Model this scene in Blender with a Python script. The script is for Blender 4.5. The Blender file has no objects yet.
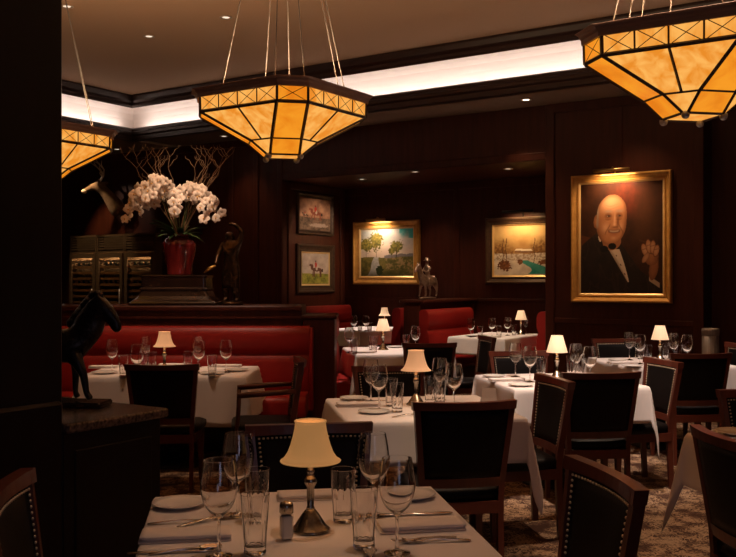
import bpy, math, random
from mathutils import Vector, Matrix, noise
R = math.radians
PI = math.pi
scene = bpy.context.scene
col = scene.collection
random.seed(7)
F = 900.0
EYE = 1.5
HV = 280.0
TABLE_YAW = R(9.3)
ROOM_YAW = R(-33.5)
SN, CN = math.sin(R(33.5)), math.cos(R(33.5))

# ------------------------------------------------------------------ coordinates
def at(u, v, z=0.752):
    """point at height z that the camera sees at pixel (u, v)"""
    d = (EYE - z) * F / (v - HV)
    return Vector(((u - 368) * d / F, d, z))

def ray(u, d, z=0.0):
    return Vector(((u - 368) * d / F, d, z))

def su(u, t):
    """room coordinate s of image column u on the plane t = const"""
    x = (u - 368) / F
    d = t / (CN + SN * x)
    return d * (CN * x - SN)

def zt(u, v, t):
    """height seen at pixel (u, v) on the plane t = const"""
    x = (u - 368) / F
    d = t / (CN + SN * x)
    return EYE - (v - HV) * d / F

def room(s, t, z=0.0):
    return Vector((CN * s + SN * t, -SN * s + CN * t, z))

def rot2(x, y, a):
    return (x * math.cos(a) - y * math.sin(a), x * math.sin(a) + y * math.cos(a))

# ------------------------------------------------------------------ mesh builder
class MB:
    def __init__(self):
        self.v = []; self.f = []; self.s = []

    def add(self, vs, fs, smooth=False, M=None):
        b = len(self.v)
        if M is not None:
            vs = [M @ Vector(p) for p in vs]
        self.v += [tuple(p) for p in vs]
        self.f += [tuple(b + i for i in f) for f in fs]
        self.s += [smooth] * len(fs)
        return self

    def box(self, c, s, M=None, ch=0.0):
        x, y, z = c; a, b, h = s[0] / 2, s[1] / 2, s[2] / 2
        if ch <= 0:
            vs = [(x + i * a, y + j * b, z + k * h) for k in (-1, 1) for j in (-1, 1) for i in (-1, 1)]
            fs = [(0, 2, 3, 1), (4, 5, 7, 6), (0, 1, 5, 4), (2, 6, 7, 3), (0, 4, 6, 2), (1, 3, 7, 5)]
            return self.add(vs, fs, False, M)
        # chamfered in plan and at top and bottom
        c_ = min(ch, a * .9, b * .9, h * .9)
        def ring(a, b, zz):
            return [(x - a + c_, y - b, zz), (x + a - c_, y - b, zz), (x + a, y - b + c_, zz), (x + a, y + b - c_, zz),
                    (x + a - c_, y + b, zz), (x - a + c_, y + b, zz), (x - a, y + b - c_, zz), (x - a, y - b + c_, zz)]
        rings = [ring(a - c_ * .6, b - c_ * .6, z - h), ring(a, b, z - h + c_), ring(a, b, z + h - c_), ring(a - c_ * .6, b - c_ * .6, z + h)]
        self.loft(rings, True, True, False, M)
        return self

    def loft(self, rings, cap0=True, cap1=True, smooth=True, M=None, closed=True):
        n = len(rings[0]); vs = [p for r in rings for p in r]; fs = []
        for i in range(len(rings) - 1):
            for j in range(n if closed else n - 1):
                k = (j + 1) % n
                fs.append((i * n + j, i * n + k, (i + 1) * n + k, (i + 1) * n + j))
        if cap0: fs.append(tuple(range(n - 1, -1, -1)))
        if cap1: fs.append(tuple((len(rings) - 1) * n + j for j in range(n)))
        return self.add(vs, fs, smooth, M)

    def tube(self, pts, rad, n=8, caps=True, smooth=True, M=None):
        pts = [Vector(p) for p in pts]
        if not isinstance(rad, (list, tuple)): rad = [rad] * len(pts)
        rings = []; up = None
        for i, p in enumerate(pts):
            d = (pts[min(i + 1, len(pts) - 1)] - pts[max(i - 1, 0)]).normalized()
            if up is None:
                up = Vector((0, 0, 1)) if abs(d.z) < .9 else Vector((1, 0, 0))
            a = d.cross(up).normalized(); b = a.cross(d).normalized(); up = b
            rings.append([p + (a * math.cos(2 * PI * k / n) + b * math.sin(2 * PI * k / n)) * rad[i] for k in range(n)])
        return self.loft(rings, caps, caps, smooth, M)

    def lathe(self, prof, n=24, c=(0, 0, 0), smooth=True, cap0=True, cap1=True, M=None, mod=None, modn=999):
        rings = []
        for ri, (r, z) in enumerate(prof):
            ring = []
            for k in range(n):
                a = 2 * PI * k / n
                q = r * (mod(a, z) if mod and ri < modn else 1)
                ring.append((c[0] + q * math.cos(a), c[1] + q * math.sin(a), c[2] + z))
            rings.append(ring)
        return self.loft(rings, cap0, cap1, smooth, M)

    def prism(self, poly, y0, y1, M=None, smooth=False):
        """poly in (x, z), extruded along y"""
        return self.loft([[(x, y0, z) for x, z in poly], [(x, y1, z) for x, z in poly]], True, True, smooth, M)

    def ball(self, c, r, n=10, m=6, M=None):
        r = r if isinstance(r, (tuple, list)) else (r, r, r)
        prof = [(math.sin(PI * i / m), -math.cos(PI * i / m)) for i in range(1, m)]
        rings = [[(c[0] + r[0] * q * math.cos(2 * PI * k / n), c[1] + r[1] * q * math.sin(2 * PI * k / n), c[2] + r[2] * z) for k in range(n)] for q, z in prof]
        return self.loft(rings, True, True, True, M)

    def build(self, name, m, parent=None, loc=(0, 0, 0), rz=0.0, recalc=True):
        me = bpy.data.meshes.new(name)
        me.from_pydata(self.v, [], self.f)
        me.polygons.foreach_set('use_smooth', self.s)
        if recalc:
            import bmesh
            bm = bmesh.new(); bm.from_mesh(me)
            bmesh.ops.recalc_face_normals(bm, faces=bm.faces)
            bm.to_mesh(me); bm.free()
        me.update()
        if m is not None: me.materials.append(m)
        o = bpy.data.objects.new(name, me); col.objects.link(o)
        o.location = loc; o.rotation_euler = (0, 0, rz)
        if parent is not None: o.parent = parent
        return o

def tag(o, label, cat, group=None, kind=None):
    o['label'] = label; o['category'] = cat
    if group: o['group'] = group
    if kind: o['kind'] = kind
    return o

def thing(name, label, cat, loc=(0, 0, 0), rz=0.0, group=None):
    o = bpy.data.objects.new(name, None); col.objects.link(o)
    o.empty_display_size = .05
    o.location = loc; o.rotation_euler = (0, 0, rz)
    return tag(o, label, cat, group)

def struct(o):
    o['kind'] = 'structure'
    return o

def copy_tree(o, parent=None):
    c = o.copy(); col.objects.link(c)
    if parent is not None:
        c.parent = parent
    for ch in list(o.children):
        copy_tree(ch, c)
    return c

def bevel(o, w=.004, seg=2):
    m = o.modifiers.new('bevel', 'BEVEL'); m.width = w; m.segments = seg; m.limit_method = 'ANGLE'
    return o

# ------------------------------------------------------------------ materials
def mat(name, color, rough=.5, metal=0.0, spec=.5, ramp=None, scale=6.0, stretch=(1, 1, 1), emit=None, estr=0.0, bump=0.0, detail=4.0, sheen=0.0, coat=0.0):
    m = bpy.data.materials.new(name); m.use_nodes = True
    nt = m.node_tree; N = nt.nodes; L = nt.links
    p = N['Principled BSDF']
    p.inputs['Base Color'].default_value = (*color, 1)
    p.inputs['Roughness'].default_value = rough
    p.inputs['Metallic'].default_value = metal
    p.inputs['Specular IOR Level'].default_value = spec
    if sheen: p.inputs['Sheen Weight'].default_value = sheen
    if coat:
        p.inputs['Coat Weight'].default_value = coat; p.inputs['Coat Roughness'].default_value = .15
    if ramp or bump:
        tc = N.new('ShaderNodeTexCoord'); mp = N.new('ShaderNodeMapping'); mp.inputs['Scale'].default_value = stretch
        nz = N.new('ShaderNodeTexNoise'); nz.inputs['Scale'].default_value = scale; nz.inputs['Detail'].default_value = detail
        L.new(tc.outputs['Object'], mp.inputs['Vector']); L.new(mp.outputs['Vector'], nz.inputs['Vector'])
        if ramp:
            cr = N.new('ShaderNodeValToRGB')
            cr.color_ramp.elements[0].position = .3; cr.color_ramp.elements[0].color = (*color, 1)
            cr.color_ramp.elements[1].position = .7; cr.color_ramp.elements[1].color = (*ramp, 1)
            L.new(nz.outputs['Fac'], cr.inputs['Fac']); L.new(cr.outputs['Color'], p.inputs['Base Color'])
        if bump:
            b = N.new('ShaderNodeBump'); b.inputs['Strength'].default_value = bump; b.inputs['Distance'].default_value = .01
            L.new(nz.outputs['Fac'], b.inputs['Height']); L.new(b.outputs['Normal'], p.inputs['Normal'])
    if emit:
        p.inputs['Emission Color'].default_value = (*emit, 1); p.inputs['Emission Strength'].default_value = estr
    return m

def glass_mat(name, tint=(1, 1, 1), base=.03, power=.75, rim=.22):
    """thin clear glass: see-through face on, mirror-like and faintly white towards the edges"""
    m = bpy.data.materials.new(name); m.use_nodes = True
    nt = m.node_tree; N = nt.nodes; L = nt.links
    N.remove(N['Principled BSDF'])
    out = N['Material Output']
    tr = N.new('ShaderNodeBsdfTransparent'); tr.inputs['Color'].default_value = (*tint, 1)
    gl = N.new('ShaderNodeBsdfGlossy'); gl.inputs['Roughness'].default_value = .05
    df = N.new('ShaderNodeBsdfTranslucent'); df.inputs['Color'].default_value = (.9, .87, .84, 1)
    lw = N.new('ShaderNodeLayerWeight'); lw.inputs['Blend'].default_value = .5
    def curve(p, k, b):
        a = N.new('ShaderNodeMath'); a.operation = 'POWER'; a.inputs[1].default_value = p
        c = N.new('ShaderNodeMath'); c.operation = 'MULTIPLY_ADD'; c.inputs[1].default_value = k; c.inputs[2].default_value = b; c.use_clamp = True
        L.new(lw.outputs['Facing'], a.inputs[0]); L.new(a.outputs[0], c.inputs[0]); return c.outputs[0]
    m1 = N.new('ShaderNodeMixShader'); m2 = N.new('ShaderNodeMixShader')
    L.new(curve(4, power, base), m1.inputs['Fac']); L.new(tr.outputs[0], m1.inputs[1]); L.new(gl.outputs[0], m1.inputs[2])
    L.new(curve(5, rim, .004), m2.inputs['Fac']); L.new(m1.outputs[0], m2.inputs[1]); L.new(df.outputs[0], m2.inputs[2])
    L.new(m2.outputs[0], out.inputs['Surface'])
    return m

def real_glass(name, k):
    """refracting glass, partly clear so that light still reaches the cloth below"""
    m = bpy.data.materials.new(name); m.use_nodes = True
    nt = m.node_tree; N = nt.nodes; L = nt.links
    N.remove(N['Principled BSDF'])
    out = N['Material Output']
    g = N.new('ShaderNodeBsdfGlass'); g.inputs['IOR'].default_value = 1.48; g.inputs['Roughness'].default_value = .0
    tr = N.new('ShaderNodeBsdfTransparent'); mx = N.new('ShaderNodeMixShader'); mx.inputs['Fac'].default_value = k
    L.new(tr.outputs[0], mx.inputs[1]); L.new(g.outputs[0], mx.inputs[2]); L.new(mx.outputs[0], out.inputs['Surface'])
    return m

def emit_glass(name, c0, c1, strength, stretch=(3, 3, 1.2), scale=3.2):
    """lit, mottled art glass"""
    m = bpy.data.materials.new(name); m.use_nodes = True
    nt = m.node_tree; N = nt.nodes; L = nt.links
    p = N['Principled BSDF']; p.inputs['Roughness'].default_value = .3; p.inputs['Specular IOR Level'].default_value = .2
    tc = N.new('ShaderNodeTexCoord'); mp = N.new('ShaderNodeMapping'); mp.inputs['Scale'].default_value = stretch
    nz = N.new('ShaderNodeTexNoise'); nz.inputs['Scale'].default_value = scale; nz.inputs['Detail'].default_value = 6; nz.inputs['Distortion'].default_value = .6
    cr = N.new('ShaderNodeValToRGB')
    cr.color_ramp.elements[0].position = .36; cr.color_ramp.elements[0].color = (*c0, 1)
    cr.color_ramp.elements[1].position = .62; cr.color_ramp.elements[1].color = (*c1, 1)
    L.new(tc.outputs['Object'], mp.inputs['Vector']); L.new(mp.outputs['Vector'], nz.inputs['Vector']); L.new(nz.outputs['Fac'], cr.inputs['Fac'])
    L.new(cr.outputs['Color'], p.inputs['Emission Color']); p.inputs['Emission Strength'].default_value = strength
    p.inputs['Base Color'].default_value = (*[x * .12 for x in c0], 1)
    return m

def carpet_mat():
    m = bpy.data.materials.new('carpet'); m.use_nodes = True
    nt = m.node_tree; N = nt.nodes; L = nt.links
    p = N['Principled BSDF']; p.inputs['Roughness'].default_value = .95; p.inputs['Specular IOR Level'].default_value = .1
    tc = N.new('ShaderNodeTexCoord')
    nz = N.new('ShaderNodeTexNoise'); nz.inputs['Scale'].default_value = 5; nz.inputs['Detail'].default_value = 2
    mixv = N.new('ShaderNodeMix'); mixv.data_type = 'VECTOR'; mixv.inputs['Factor'].default_value = .12
    L.new(tc.outputs['Object'], nz.inputs['Vector'])
    L.new(tc.outputs['Object'], mixv.inputs[4]); L.new(nz.outputs['Color'], mixv.inputs[5])
    vo = N.new('ShaderNodeTexVoronoi'); vo.feature = 'SMOOTH_F1'; vo.inputs['Scale'].default_value = 11
    L.new(mixv.outputs[1], vo.inputs['Vector'])
    wv = N.new('ShaderNodeTexNoise'); wv.inputs['Scale'].default_value = 16; wv.inputs['Detail'].default_value = 3; wv.inputs['Distortion'].default_value = 2.5
    L.new(tc.outputs['Object'], wv.inputs['Vector'])
    sub = N.new('ShaderNodeMath'); sub.operation = 'SINE'
    mul = N.new('ShaderNodeMath'); mul.operation = 'MULTIPLY'; mul.inputs[1].default_value = 22
    L.new(wv.outputs['Fac'], mul.inputs[0]); L.new(mul.outputs[0], sub.inputs[0])
    add = N.new('ShaderNodeMath'); add.operation = 'MULTIPLY_ADD'; add.inputs[1].default_value = .25
    L.new(sub.outputs[0], add.inputs[0]); L.new(vo.outputs['Distance'], add.inputs[2])
    cr = N.new('ShaderNodeValToRGB'); e = cr.color_ramp.elements
    e[0].position = .22; e[0].color = (.34, .22, .135, 1)
    e[1].position = .48; e[1].color = (.055, .026, .018, 1)
    x = e.new(.36); x.color = (.17, .10, .062, 1)
    L.new(add.outputs[0], cr.inputs['Fac']); L.new(cr.outputs['Color'], p.inputs['Base Color'])
    b = N.new('ShaderNodeBump'); b.inputs['Strength'].default_value = .3; b.inputs['Distance'].default_value = .004
    n3 = N.new('ShaderNodeTexNoise'); n3.inputs['Scale'].default_value = 240
    L.new(tc.outputs['Object'], n3.inputs['Vector']); L.new(n3.outputs['Fac'], b.inputs['Height']); L.new(b.outputs['Normal'], p.inputs['Normal'])
    return m

def paint_mat():
    m = bpy.data.materials.new('oil_paint'); m.use_nodes = True
    nt = m.node_tree; N = nt.nodes; L = nt.links
    p = N['Principled BSDF']; p.inputs['Roughness'].default_value = .55; p.inputs['Specular IOR Level'].default_value = .25
    a = N.new('ShaderNodeAttribute'); a.attribute_name = 'pigment'
    L.new(a.outputs['Color'], p.inputs['Base Color'])
    return m

M = {}
M['carpet'] = carpet_mat()
M['wall'] = mat('mahogany_panelling', (.050, .012, .006), .42, ramp=(.074, .018, .009), scale=3, stretch=(6, 6, .6), spec=.25)
M['pillar'] = mat('ebonised_wood', (.008, .005, .006), .42, ramp=(.011, .007, .008), scale=3, stretch=(6, 6, .6), spec=.25)
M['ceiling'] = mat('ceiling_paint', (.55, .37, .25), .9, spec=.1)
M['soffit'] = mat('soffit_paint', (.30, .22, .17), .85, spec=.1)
M['cove'] = mat('cove_plaster', (.88, .80, .76), .9, spec=.1)
M['darktrim'] = mat('dark_crown', (.030, .012, .008), .4, spec=.4)
M['chairwood'] = mat('cherry_wood', (.080, .016, .009), .34, ramp=(.11, .024, .012), scale=5, stretch=(4, 4, .5), spec=.5, coat=.2)
M['darkwood'] = mat('walnut_wood', (.030, .013, .009), .35, ramp=(.045, .018, .012), scale=5, stretch=(5, 1, 5), spec=.5)
M['leather'] = mat('black_leather', (.0045, .003, .003), .5, spec=.18, bump=.1, scale=120)
M['redleather'] = mat('red_leather', (.26, .014, .012), .42, ramp=(.30, .018, .014), scale=4, spec=.3)
M['linen'] = mat('white_linen', (.84, .77, .75), .9, spec=.1, sheen=.1)
M['napkin'] = mat('napkin_linen', (.80, .72, .68), .9, spec=.1)
M['china'] = mat('white_china', (.82, .78, .74), .18, spec=.5)
M['steel'] = mat('polished_steel', (.72, .68, .64), .16, metal=1)
M['nail'] = mat('antique_nailhead', (.74, .62, .46), .35, metal=.45)
M['brushed'] = mat('brushed_steel', (.50, .49, .53), .36, metal=.4, ramp=(.30, .29, .32), scale=8, stretch=(20, 20, .3))
M['silver'] = mat('tarnished_silver', (.52, .47, .40), .26, metal=1, ramp=(.25, .21, .16), scale=60)
M['brass'] = mat('brass', (.70, .47, .18), .28, metal=1)
M['gold'] = mat('gilt_frame', (.72, .40, .11), .42, metal=.35, ramp=(.58, .30, .075), scale=14, bump=.15)
M['goldlight'] = mat('pale_gilt', (.76, .52, .23), .36, metal=.35)
M['darkframe'] = mat('antique_frame', (.050, .027, .016), .4, metal=.3, ramp=(.085, .046, .025), scale=20)
M['bronze'] = mat('dark_bronze', (.035, .019, .011), .26, metal=.85, ramp=(.10, .052, .025), scale=26, bump=.6)
M['brownbronze'] = mat('brown_bronze', (.22, .13, .085), .32, metal=.8, ramp=(.38, .26, .18), scale=26, bump=.4)
M['gildbronze'] = mat('gilded_bronze', (.75, .48, .14), .3, metal=1)
M['blackbronze'] = mat('black_bronze', (.020, .017, .016), .30, metal=.5, ramp=(.035, .03, .028), scale=40, bump=.5)
M['granite'] = mat('speckled_granite', (.035, .026, .024), .2, ramp=(.20, .15, .13), scale=70, detail=6)
M['stone'] = mat('polished_dark_marble', (.016, .008, .006), .14, ramp=(.030, .015, .010), scale=5, spec=.6)
M['vase'] = mat('oxblood_glaze', (.10, .008, .009), .12, ramp=(.17, .018, .016), scale=4, spec=.6)
M['petal'] = mat('orchid_petal', (.82, .69, .60), .6, spec=.2)
M['throat'] = mat('orchid_throat', (.62, .36, .10), .5)
M['leaf'] = mat('orchid_leaf', (.045, .085, .030), .4, ramp=(.02, .05, .015), scale=9)
M['twig'] = mat('curly_willow', (.34, .21, .13), .7)
M['stemgreen'] = mat('orchid_stem', (.10, .13, .05), .5)
M['iron'] = mat('bronzed_iron', (.26, .15, .11), .5, metal=.0, ramp=(.32, .19, .14), scale=9)
M['leading'] = mat('dark_leading', (.05, .026, .014), .5, metal=.1)
M['wire'] = mat('steel_cable', (.15, .135, .12), .5, metal=.2)
M['amber'] = emit_glass('mottled_amber_glass', (.84, .27, .022), (1.0, .47, .10), .98, stretch=(2.2, 2.2, .9), scale=7)
M['orange'] = emit_glass('orange_art_glass', (.84, .22, .008), (1.0, .35, .02), .92, scale=2.4)
M['shadenear'] = mat('parchment_shade', (.62, .40, .21), .8, emit=(1.0, .46, .14), estr=.27)
M['shademid'] = mat('silk_shade', (.70, .48, .32), .8, emit=(1.0, .46, .20), estr=.40)
M['shadewhite'] = mat('cream_shade', (.80, .62, .46), .8, emit=(1.0, .58, .30), estr=.52)
M['bulb'] = mat('lamp_lens', (.9, .8, .7), .4, emit=(1.0, .80, .58), estr=6.0)
M['bulbdim'] = mat('downlight_lens', (.9, .8, .7), .4, emit=(1.0, .80, .62), estr=.9)
M['whitering'] = mat('downlight_ring', (.55, .46, .38), .5)
M['glass'] = real_glass('clear_glass', 1.0)
M['tglass'] = real_glass('pressed_glass', 1.0)
M['cabglass'] = glass_mat('cabinet_glass', (.9, .88, .86), base=.02, power=.4, rim=0)
M['jarglass'] = glass_mat('jar_glass', (.97, .97, .97), base=.05, power=.5, rim=.25)
M['salt'] = mat('table_salt', (.75, .70, .66), .9)
M['rack'] = mat('oak_rack', (.32, .17, .065), .55, ramp=(.24, .12, .04), scale=10)
M['bottle'] = mat('dark_bottle', (.02, .03, .015), .12, spec=.6)
M['foil'] = mat('bottle_foil', (.30, .14, .06), .35, metal=.6)
M['cabinet'] = mat('bronze_cabinet', (.17, .115, .070), .45, metal=.25, ramp=(.13, .085, .05), scale=5, stretch=(1, 1, 12))
M['interior'] = mat('cabinet_interior', (.02, .014, .010), .7)
M['hide'] = mat('deer_hide', (.20, .115, .055), .85, ramp=(.12, .065, .03), scale=12, bump=.3)
M['muzzle'] = mat('deer_muzzle', (.55, .42, .30), .8)
M['antler'] = mat('antler_bone', (.62, .48, .34), .6)
M['eye'] = mat('glass_eye', (.01, .008, .006), .08)
M['paint'] = paint_mat()
M['base'] = mat('iron_base', (.02, .018, .018), .5, metal=.4)

# ------------------------------------------------------------------ the setting
S0, S1, T0, T1 = -14.6, 3.2, -4.0, 12.7
TM, TN, TS = 10.87, 12.54, 9.92           # main wall, alcove wall, soffit edge
ZS, ZC, ZN = 3.74, 4.43, 3.04             # soffit, coffer ceiling, alcove ceiling
SA, SB, SR = su(283, TM), su(547, TM), su(703, TM)
SK = -11.09

def slab(name, s0, s1, t0, t1, z0, z1, m):
    o = MB().box(((s0 + s1) / 2, (t0 + t1) / 2, (z0 + z1) / 2), (s1 - s0, t1 - t0, z1 - z0)).build(name, M[m], rz=ROOM_YAW)
    return struct(o)

slab('floor', S0 - .3, S1 + .3, T0 - .3, T1 + .3, -.12, 0, 'carpet')
# ceilings
cb = MB()
cb.box(((SK + S1) / 2, (T0 + TS) / 2, ZC + .06), (S1 - SK + .6, TS - T0 + .9, .12))
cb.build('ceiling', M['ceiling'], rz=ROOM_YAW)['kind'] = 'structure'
sb = MB()
sb.box(((SK + S1) / 2 + .1, (TS + .06 + T1) / 2, ZS + .05), (S1 - SK - .1, T1 - TS - .06, .10))
sb.box(((S0 + SK) / 2 - .02, (T0 + T1) / 2, ZS + .05), (SK - S0 - .04, T1 - T0, .10))
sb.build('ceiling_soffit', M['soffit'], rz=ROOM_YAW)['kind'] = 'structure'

def run_profile(name, poly, m, off=0.0):
    """poly of (p, z), p measured outward from the soffit edge; run along both soffit edges with a mitred corner"""
    mb = MB(); rings = []
    for (s, t, ds, dt) in ((S1, TS, 0, 1), (SK, TS, -1, 1), (SK, T0, -1, 0)):
        rings.append([(s + ds * p, t + dt * p, z) for p, z in poly])
    mb.loft(rings, True, True, False)
    return struct(mb.build(name, M[m], rz=ROOM_YAW))
# lower lip that hides the light, lit cove, upper crown
run_profile('trim_1', [(-.02, ZS - .01), (-.02, ZS + .05), (-.05, ZS + .07), (-.05, ZS + .11), (-.02, ZS + .13), (-.02, ZS + .17), (.02, ZS + .19), (.05, ZS + .19), (.05, ZS + .12), (.12, ZS + .12), (.12, ZS - .01)], 'darktrim')
run_profile('trim_2', [(.05, ZS + .12), (.05, ZS + .125), (.29, ZS + .125), (.29, ZS + .38), (.27, ZS + .47), (.22, ZS + .53), (.14, ZS + .56), (.05, ZS + .57), (.05, ZS + .60), (.36, ZS + .60), (.36, ZS + .12)], 'cove')
run_profile('trim_3', [(.05, ZS + .52), (-.03, ZS + .50), (-.05, ZS + .53), (-.05, ZS + .57), (-.09, ZS + .60), (-.11, ZS + .66), (-.11, ZC + .01), (.05, ZC + .01)], 'darktrim')

# main back wall with the alcove for the booths
wb = MB()
def wbox(s0, s1, t0, t1, z0, z1):
    wb.box(((s0 + s1) / 2, (t0 + t1) / 2, (z0 + z1) / 2), (s1 - s0, t1 - t0, z1 - z0))
wbox(S0, SA, TM, T1 + .2, 0, ZS)
wbox(SB, SR, TM, T1 + .2, 0, ZS)
wbox(SA, SB, TN, T1 + .2, 0, ZS)
wbox(SA, SB, TM, TN, ZN, ZS)
wbox(SR, S1, TM + .45, T1 + .2, 0, ZS)
struct(wb.build('wall_back', M['wall'], rz=ROOM_YAW))
slab('wall_left', S0 - .2, S0, T0, T1, 0, ZS, 'wall')
slab('wall_right', S1, S1 + .2, T0, T1, 0, ZC, 'wall')
slab('wall_front', S0 - .2, S1 + .2, T0 - .2, T0, 0, ZC, 'wall')

# raised stiles and rails of the panelling
def trim_boxes(name, boxes, m='wall'):
    mb = MB()
    for s0, s1, t0, t1, z0, z1 in boxes:
        mb.box(((s0 + s1) / 2, (t0 + t1) / 2, (z0 + z1) / 2), (s1 - s0, t1 - t0, z1 - z0), ch=.008)
    return struct(mb.build(name, M[m], rz=ROOM_YAW))
bx = []
for u in (550.5, 699):
    s = su(u, TM); bx.append((s - .06, s + .06, TM - .03, TM, .0, ZS - .01))
for u in (622,):
    s = su(u, TM); bx.append((s - .012, s + .012, TM - .012, TM, 2.95, ZS - .12))
bx.append((SB, SR, TM - .028, TM, ZS - .12, ZS - .002)); bx.append((SB, SR, TM - .02, TM, .95, 1.02)); bx.append((SB, SR, TM - .03, TM, 0, .16))
trim_boxes('trim_4', bx)
bx = []
for u in (457,):
    s = su(u, TN); bx.append((s - .05, s + .05, TN - .02, TN, 0, ZN - .01))
bx.append((SA, SB, TN - .02, TN, ZN - .12, ZN - .002)); bx.append((SA, SB, TN - .02, TN, 1.17, 1.22))
trim_boxes('trim_5', bx)
bx = []
for u in (232, 257, 281):
    s = su(u, TM); bx.append((s - .05, s + .04, TM - .03, TM, 0, ZS - .01))
bx.append((S0, SA, TM - .028, TM, ZS - .12, ZS - .002)); bx.append((S0, SA, TM - .03, TM, 0, .16))
bx.append((SA, SB, TM - .02, TM, ZN - .0, ZN + .10))
trim_boxes('trim_6', bx)
bx = [(SA, SA + .03, TM + .1, TM + .16, 0, ZN), (SA, SA + .03, TN - .16, TN - .1, 0, ZN), (SA, SA + .03, TM + .1, TN - .1, ZN - .12, ZN - .002)]
trim_boxes('trim_7', bx)

# dark pillar close to the camera
pb = MB()
pb.box((-3.51, 1.86, 2.21), (.78, 1.12, 4.42), ch=.01)
pb.box((-3.505, 1.85, .5), (.80, 1.13, 1.0), ch=.015)
struct(pb.build('pillar', M['pillar'], rz=ROOM_YAW))

# low divider wall behind the banquette
db = MB()
db.box(((-3.4 - .62) / 2, 8.70, .61), (2.78, .56, 1.22))
db.box(((-3.4 - .62) / 2, 8.70, 1.235), (2.78, .62, .05), ch=.012)
db.box(((-3.4 - .62) / 2, 8.41, 1.15), (2.78, .02, .02))
struct(db.build('partition', M['wall']))
eb = MB()
eb.box((-.455, 8.66, .57), (.29, .62, 1.14), ch=.01)
eb.box((-.455, 8.66, 1.155), (.33, .66, .035), ch=.01)
struct(eb.build('partition', M['wall']))
# partition between the booths, along the room's depth direction
def room_partition(s, t0, t1, h, w=.16):
    mb = MB(); mb.box((s, (t0 + t1) / 2, h / 2 - .02), (w, t1 - t0, h - .04)); mb.box((s, (t0 + t1) / 2, h - .02), (w + .12, t1 - t0 + .06, .04), ch=.01)
    return struct(mb.build('partition', M['wall'], rz=ROOM_YAW))

# ------------------------------------------------------------------ counter beside the pillar
ct = thing('side_counter', 'dark wooden side counter with speckled granite top beside the tall pillar', 'counter', room(-3.51, 2.70), ROOM_YAW)
c1 = MB(); c1.box((0, .0, .43), (.76, .55, .86), ch=.006); c1.box((.38, 0, .43), (.012, .43, .70), ch=.004)
c1.build('cabinet_body', M['pillar'], ct)
c2 = MB(); c2.box((0.01, 0.005, .882), (.82, .57, .04), ch=.008)
c2.build('granite_top', M['granite'], ct)

# ------------------------------------------------------------------ booths and banquette
def bench_profile(back_h):
    """upholstered back in (y, z): seat side is -y"""
    return [(-.02, .40), (-.055, .46), (-.065, .60), (-.055, .74), (-.035, .80), (-.02, .815), (-.035, .83), (-.055, .88), (-.055, back_h - .08), (-.035, back_h - .02), (.0, back_h), (.06, back_h), (.09, back_h - .03), (.11, .40)]

def bench(name, label, loc, rz, length, h=1.08, depth=.48, group=None, wing=False):
    """back face on local y=0, seat toward -y, length along x from -length/2"""
    t = thing(name, label, 'bench', loc, rz, group)
    L = length / 2
    mb = MB(); pr = bench_profile(h)
    mb.loft([[(-L, y, z) for y, z in pr], [(-L + .01, y, z) for y, z in pr], [(L - .01, y, z) for y, z in pr], [(L, y, z) for y, z in pr]], True, True, True)
    o = mb.build('back_cushion', M['redleather'], t); o.data.polygons.foreach_set('use_smooth', [len(p.vertices) < 6 for p in o.data.polygons])
    mb = MB(); pr = [(-.06, .30), (-.06, .47), (-.10, .485), (-depth + .06, .485), (-depth + .02, .47), (-depth, .44), (-depth, .33), (-depth + .02, .30)]
    mb.loft([[(-L, y, z) for y, z in pr], [(L, y, z) for y, z in pr]], True, True, False)
    bevel(mb.build('seat_cushion', M['redleather'], t), .015, 3)
    mb = MB(); mb.box((0, -depth / 2 + .02, .15), (length - .02, depth - .06, .30))
    mb.build('base', M['darkwood'], t)
    if wing:
        mb = MB()
        mb.loft([[(L + x, y, z) for y, z in ((-.07, .30), (-.09, .60), (-.09, h - .12), (-.06, h - .01), (.08, h - .01), (.11, .30))] for x in (.0, .035)], True, True, False)
        bevel(mb.build('end_panel', M['redleather'], t), .01, 3)
    return t

bench('banquette_bench', 'long red leather banquette with a rolled top under the orchid vase', (-1.78, 8.30, 0), 0, 2.48, 1.075, wing=True)
NQ = ROOM_YAW + PI / 2
bench('booth_bench', 'red booth bench showing its broad face below the bronze rider statuette', room(-6.17, 11.42), NQ, 1.36, 1.09)
bench('booth_bench', 'red booth bench seen end on under the snow landscape painting', room(-4.56, 11.66), ROOM_YAW - PI / 2, 1.46, 1.09, depth=.30)
bench('booth_bench', 'red booth bench beneath the two small hunting pictures', room(-8.52, 11.62), NQ, 1.36, 1.09, depth=.42)
bench('booth_bench', 'red booth bench glimpsed as a thin strip behind the small far lamp', room(-6.94, 11.80), ROOM_YAW - PI / 2, 1.2, 1.09, depth=.40)
bench('booth_bench', 'red booth bench end standing beside the dark end post of the banquette', (-.392, 9.78, 0), PI / 2, 1.55, 1.11, depth=.24)
room_partition(-6.45, 10.86, TN - .02, 1.22, .27)

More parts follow.
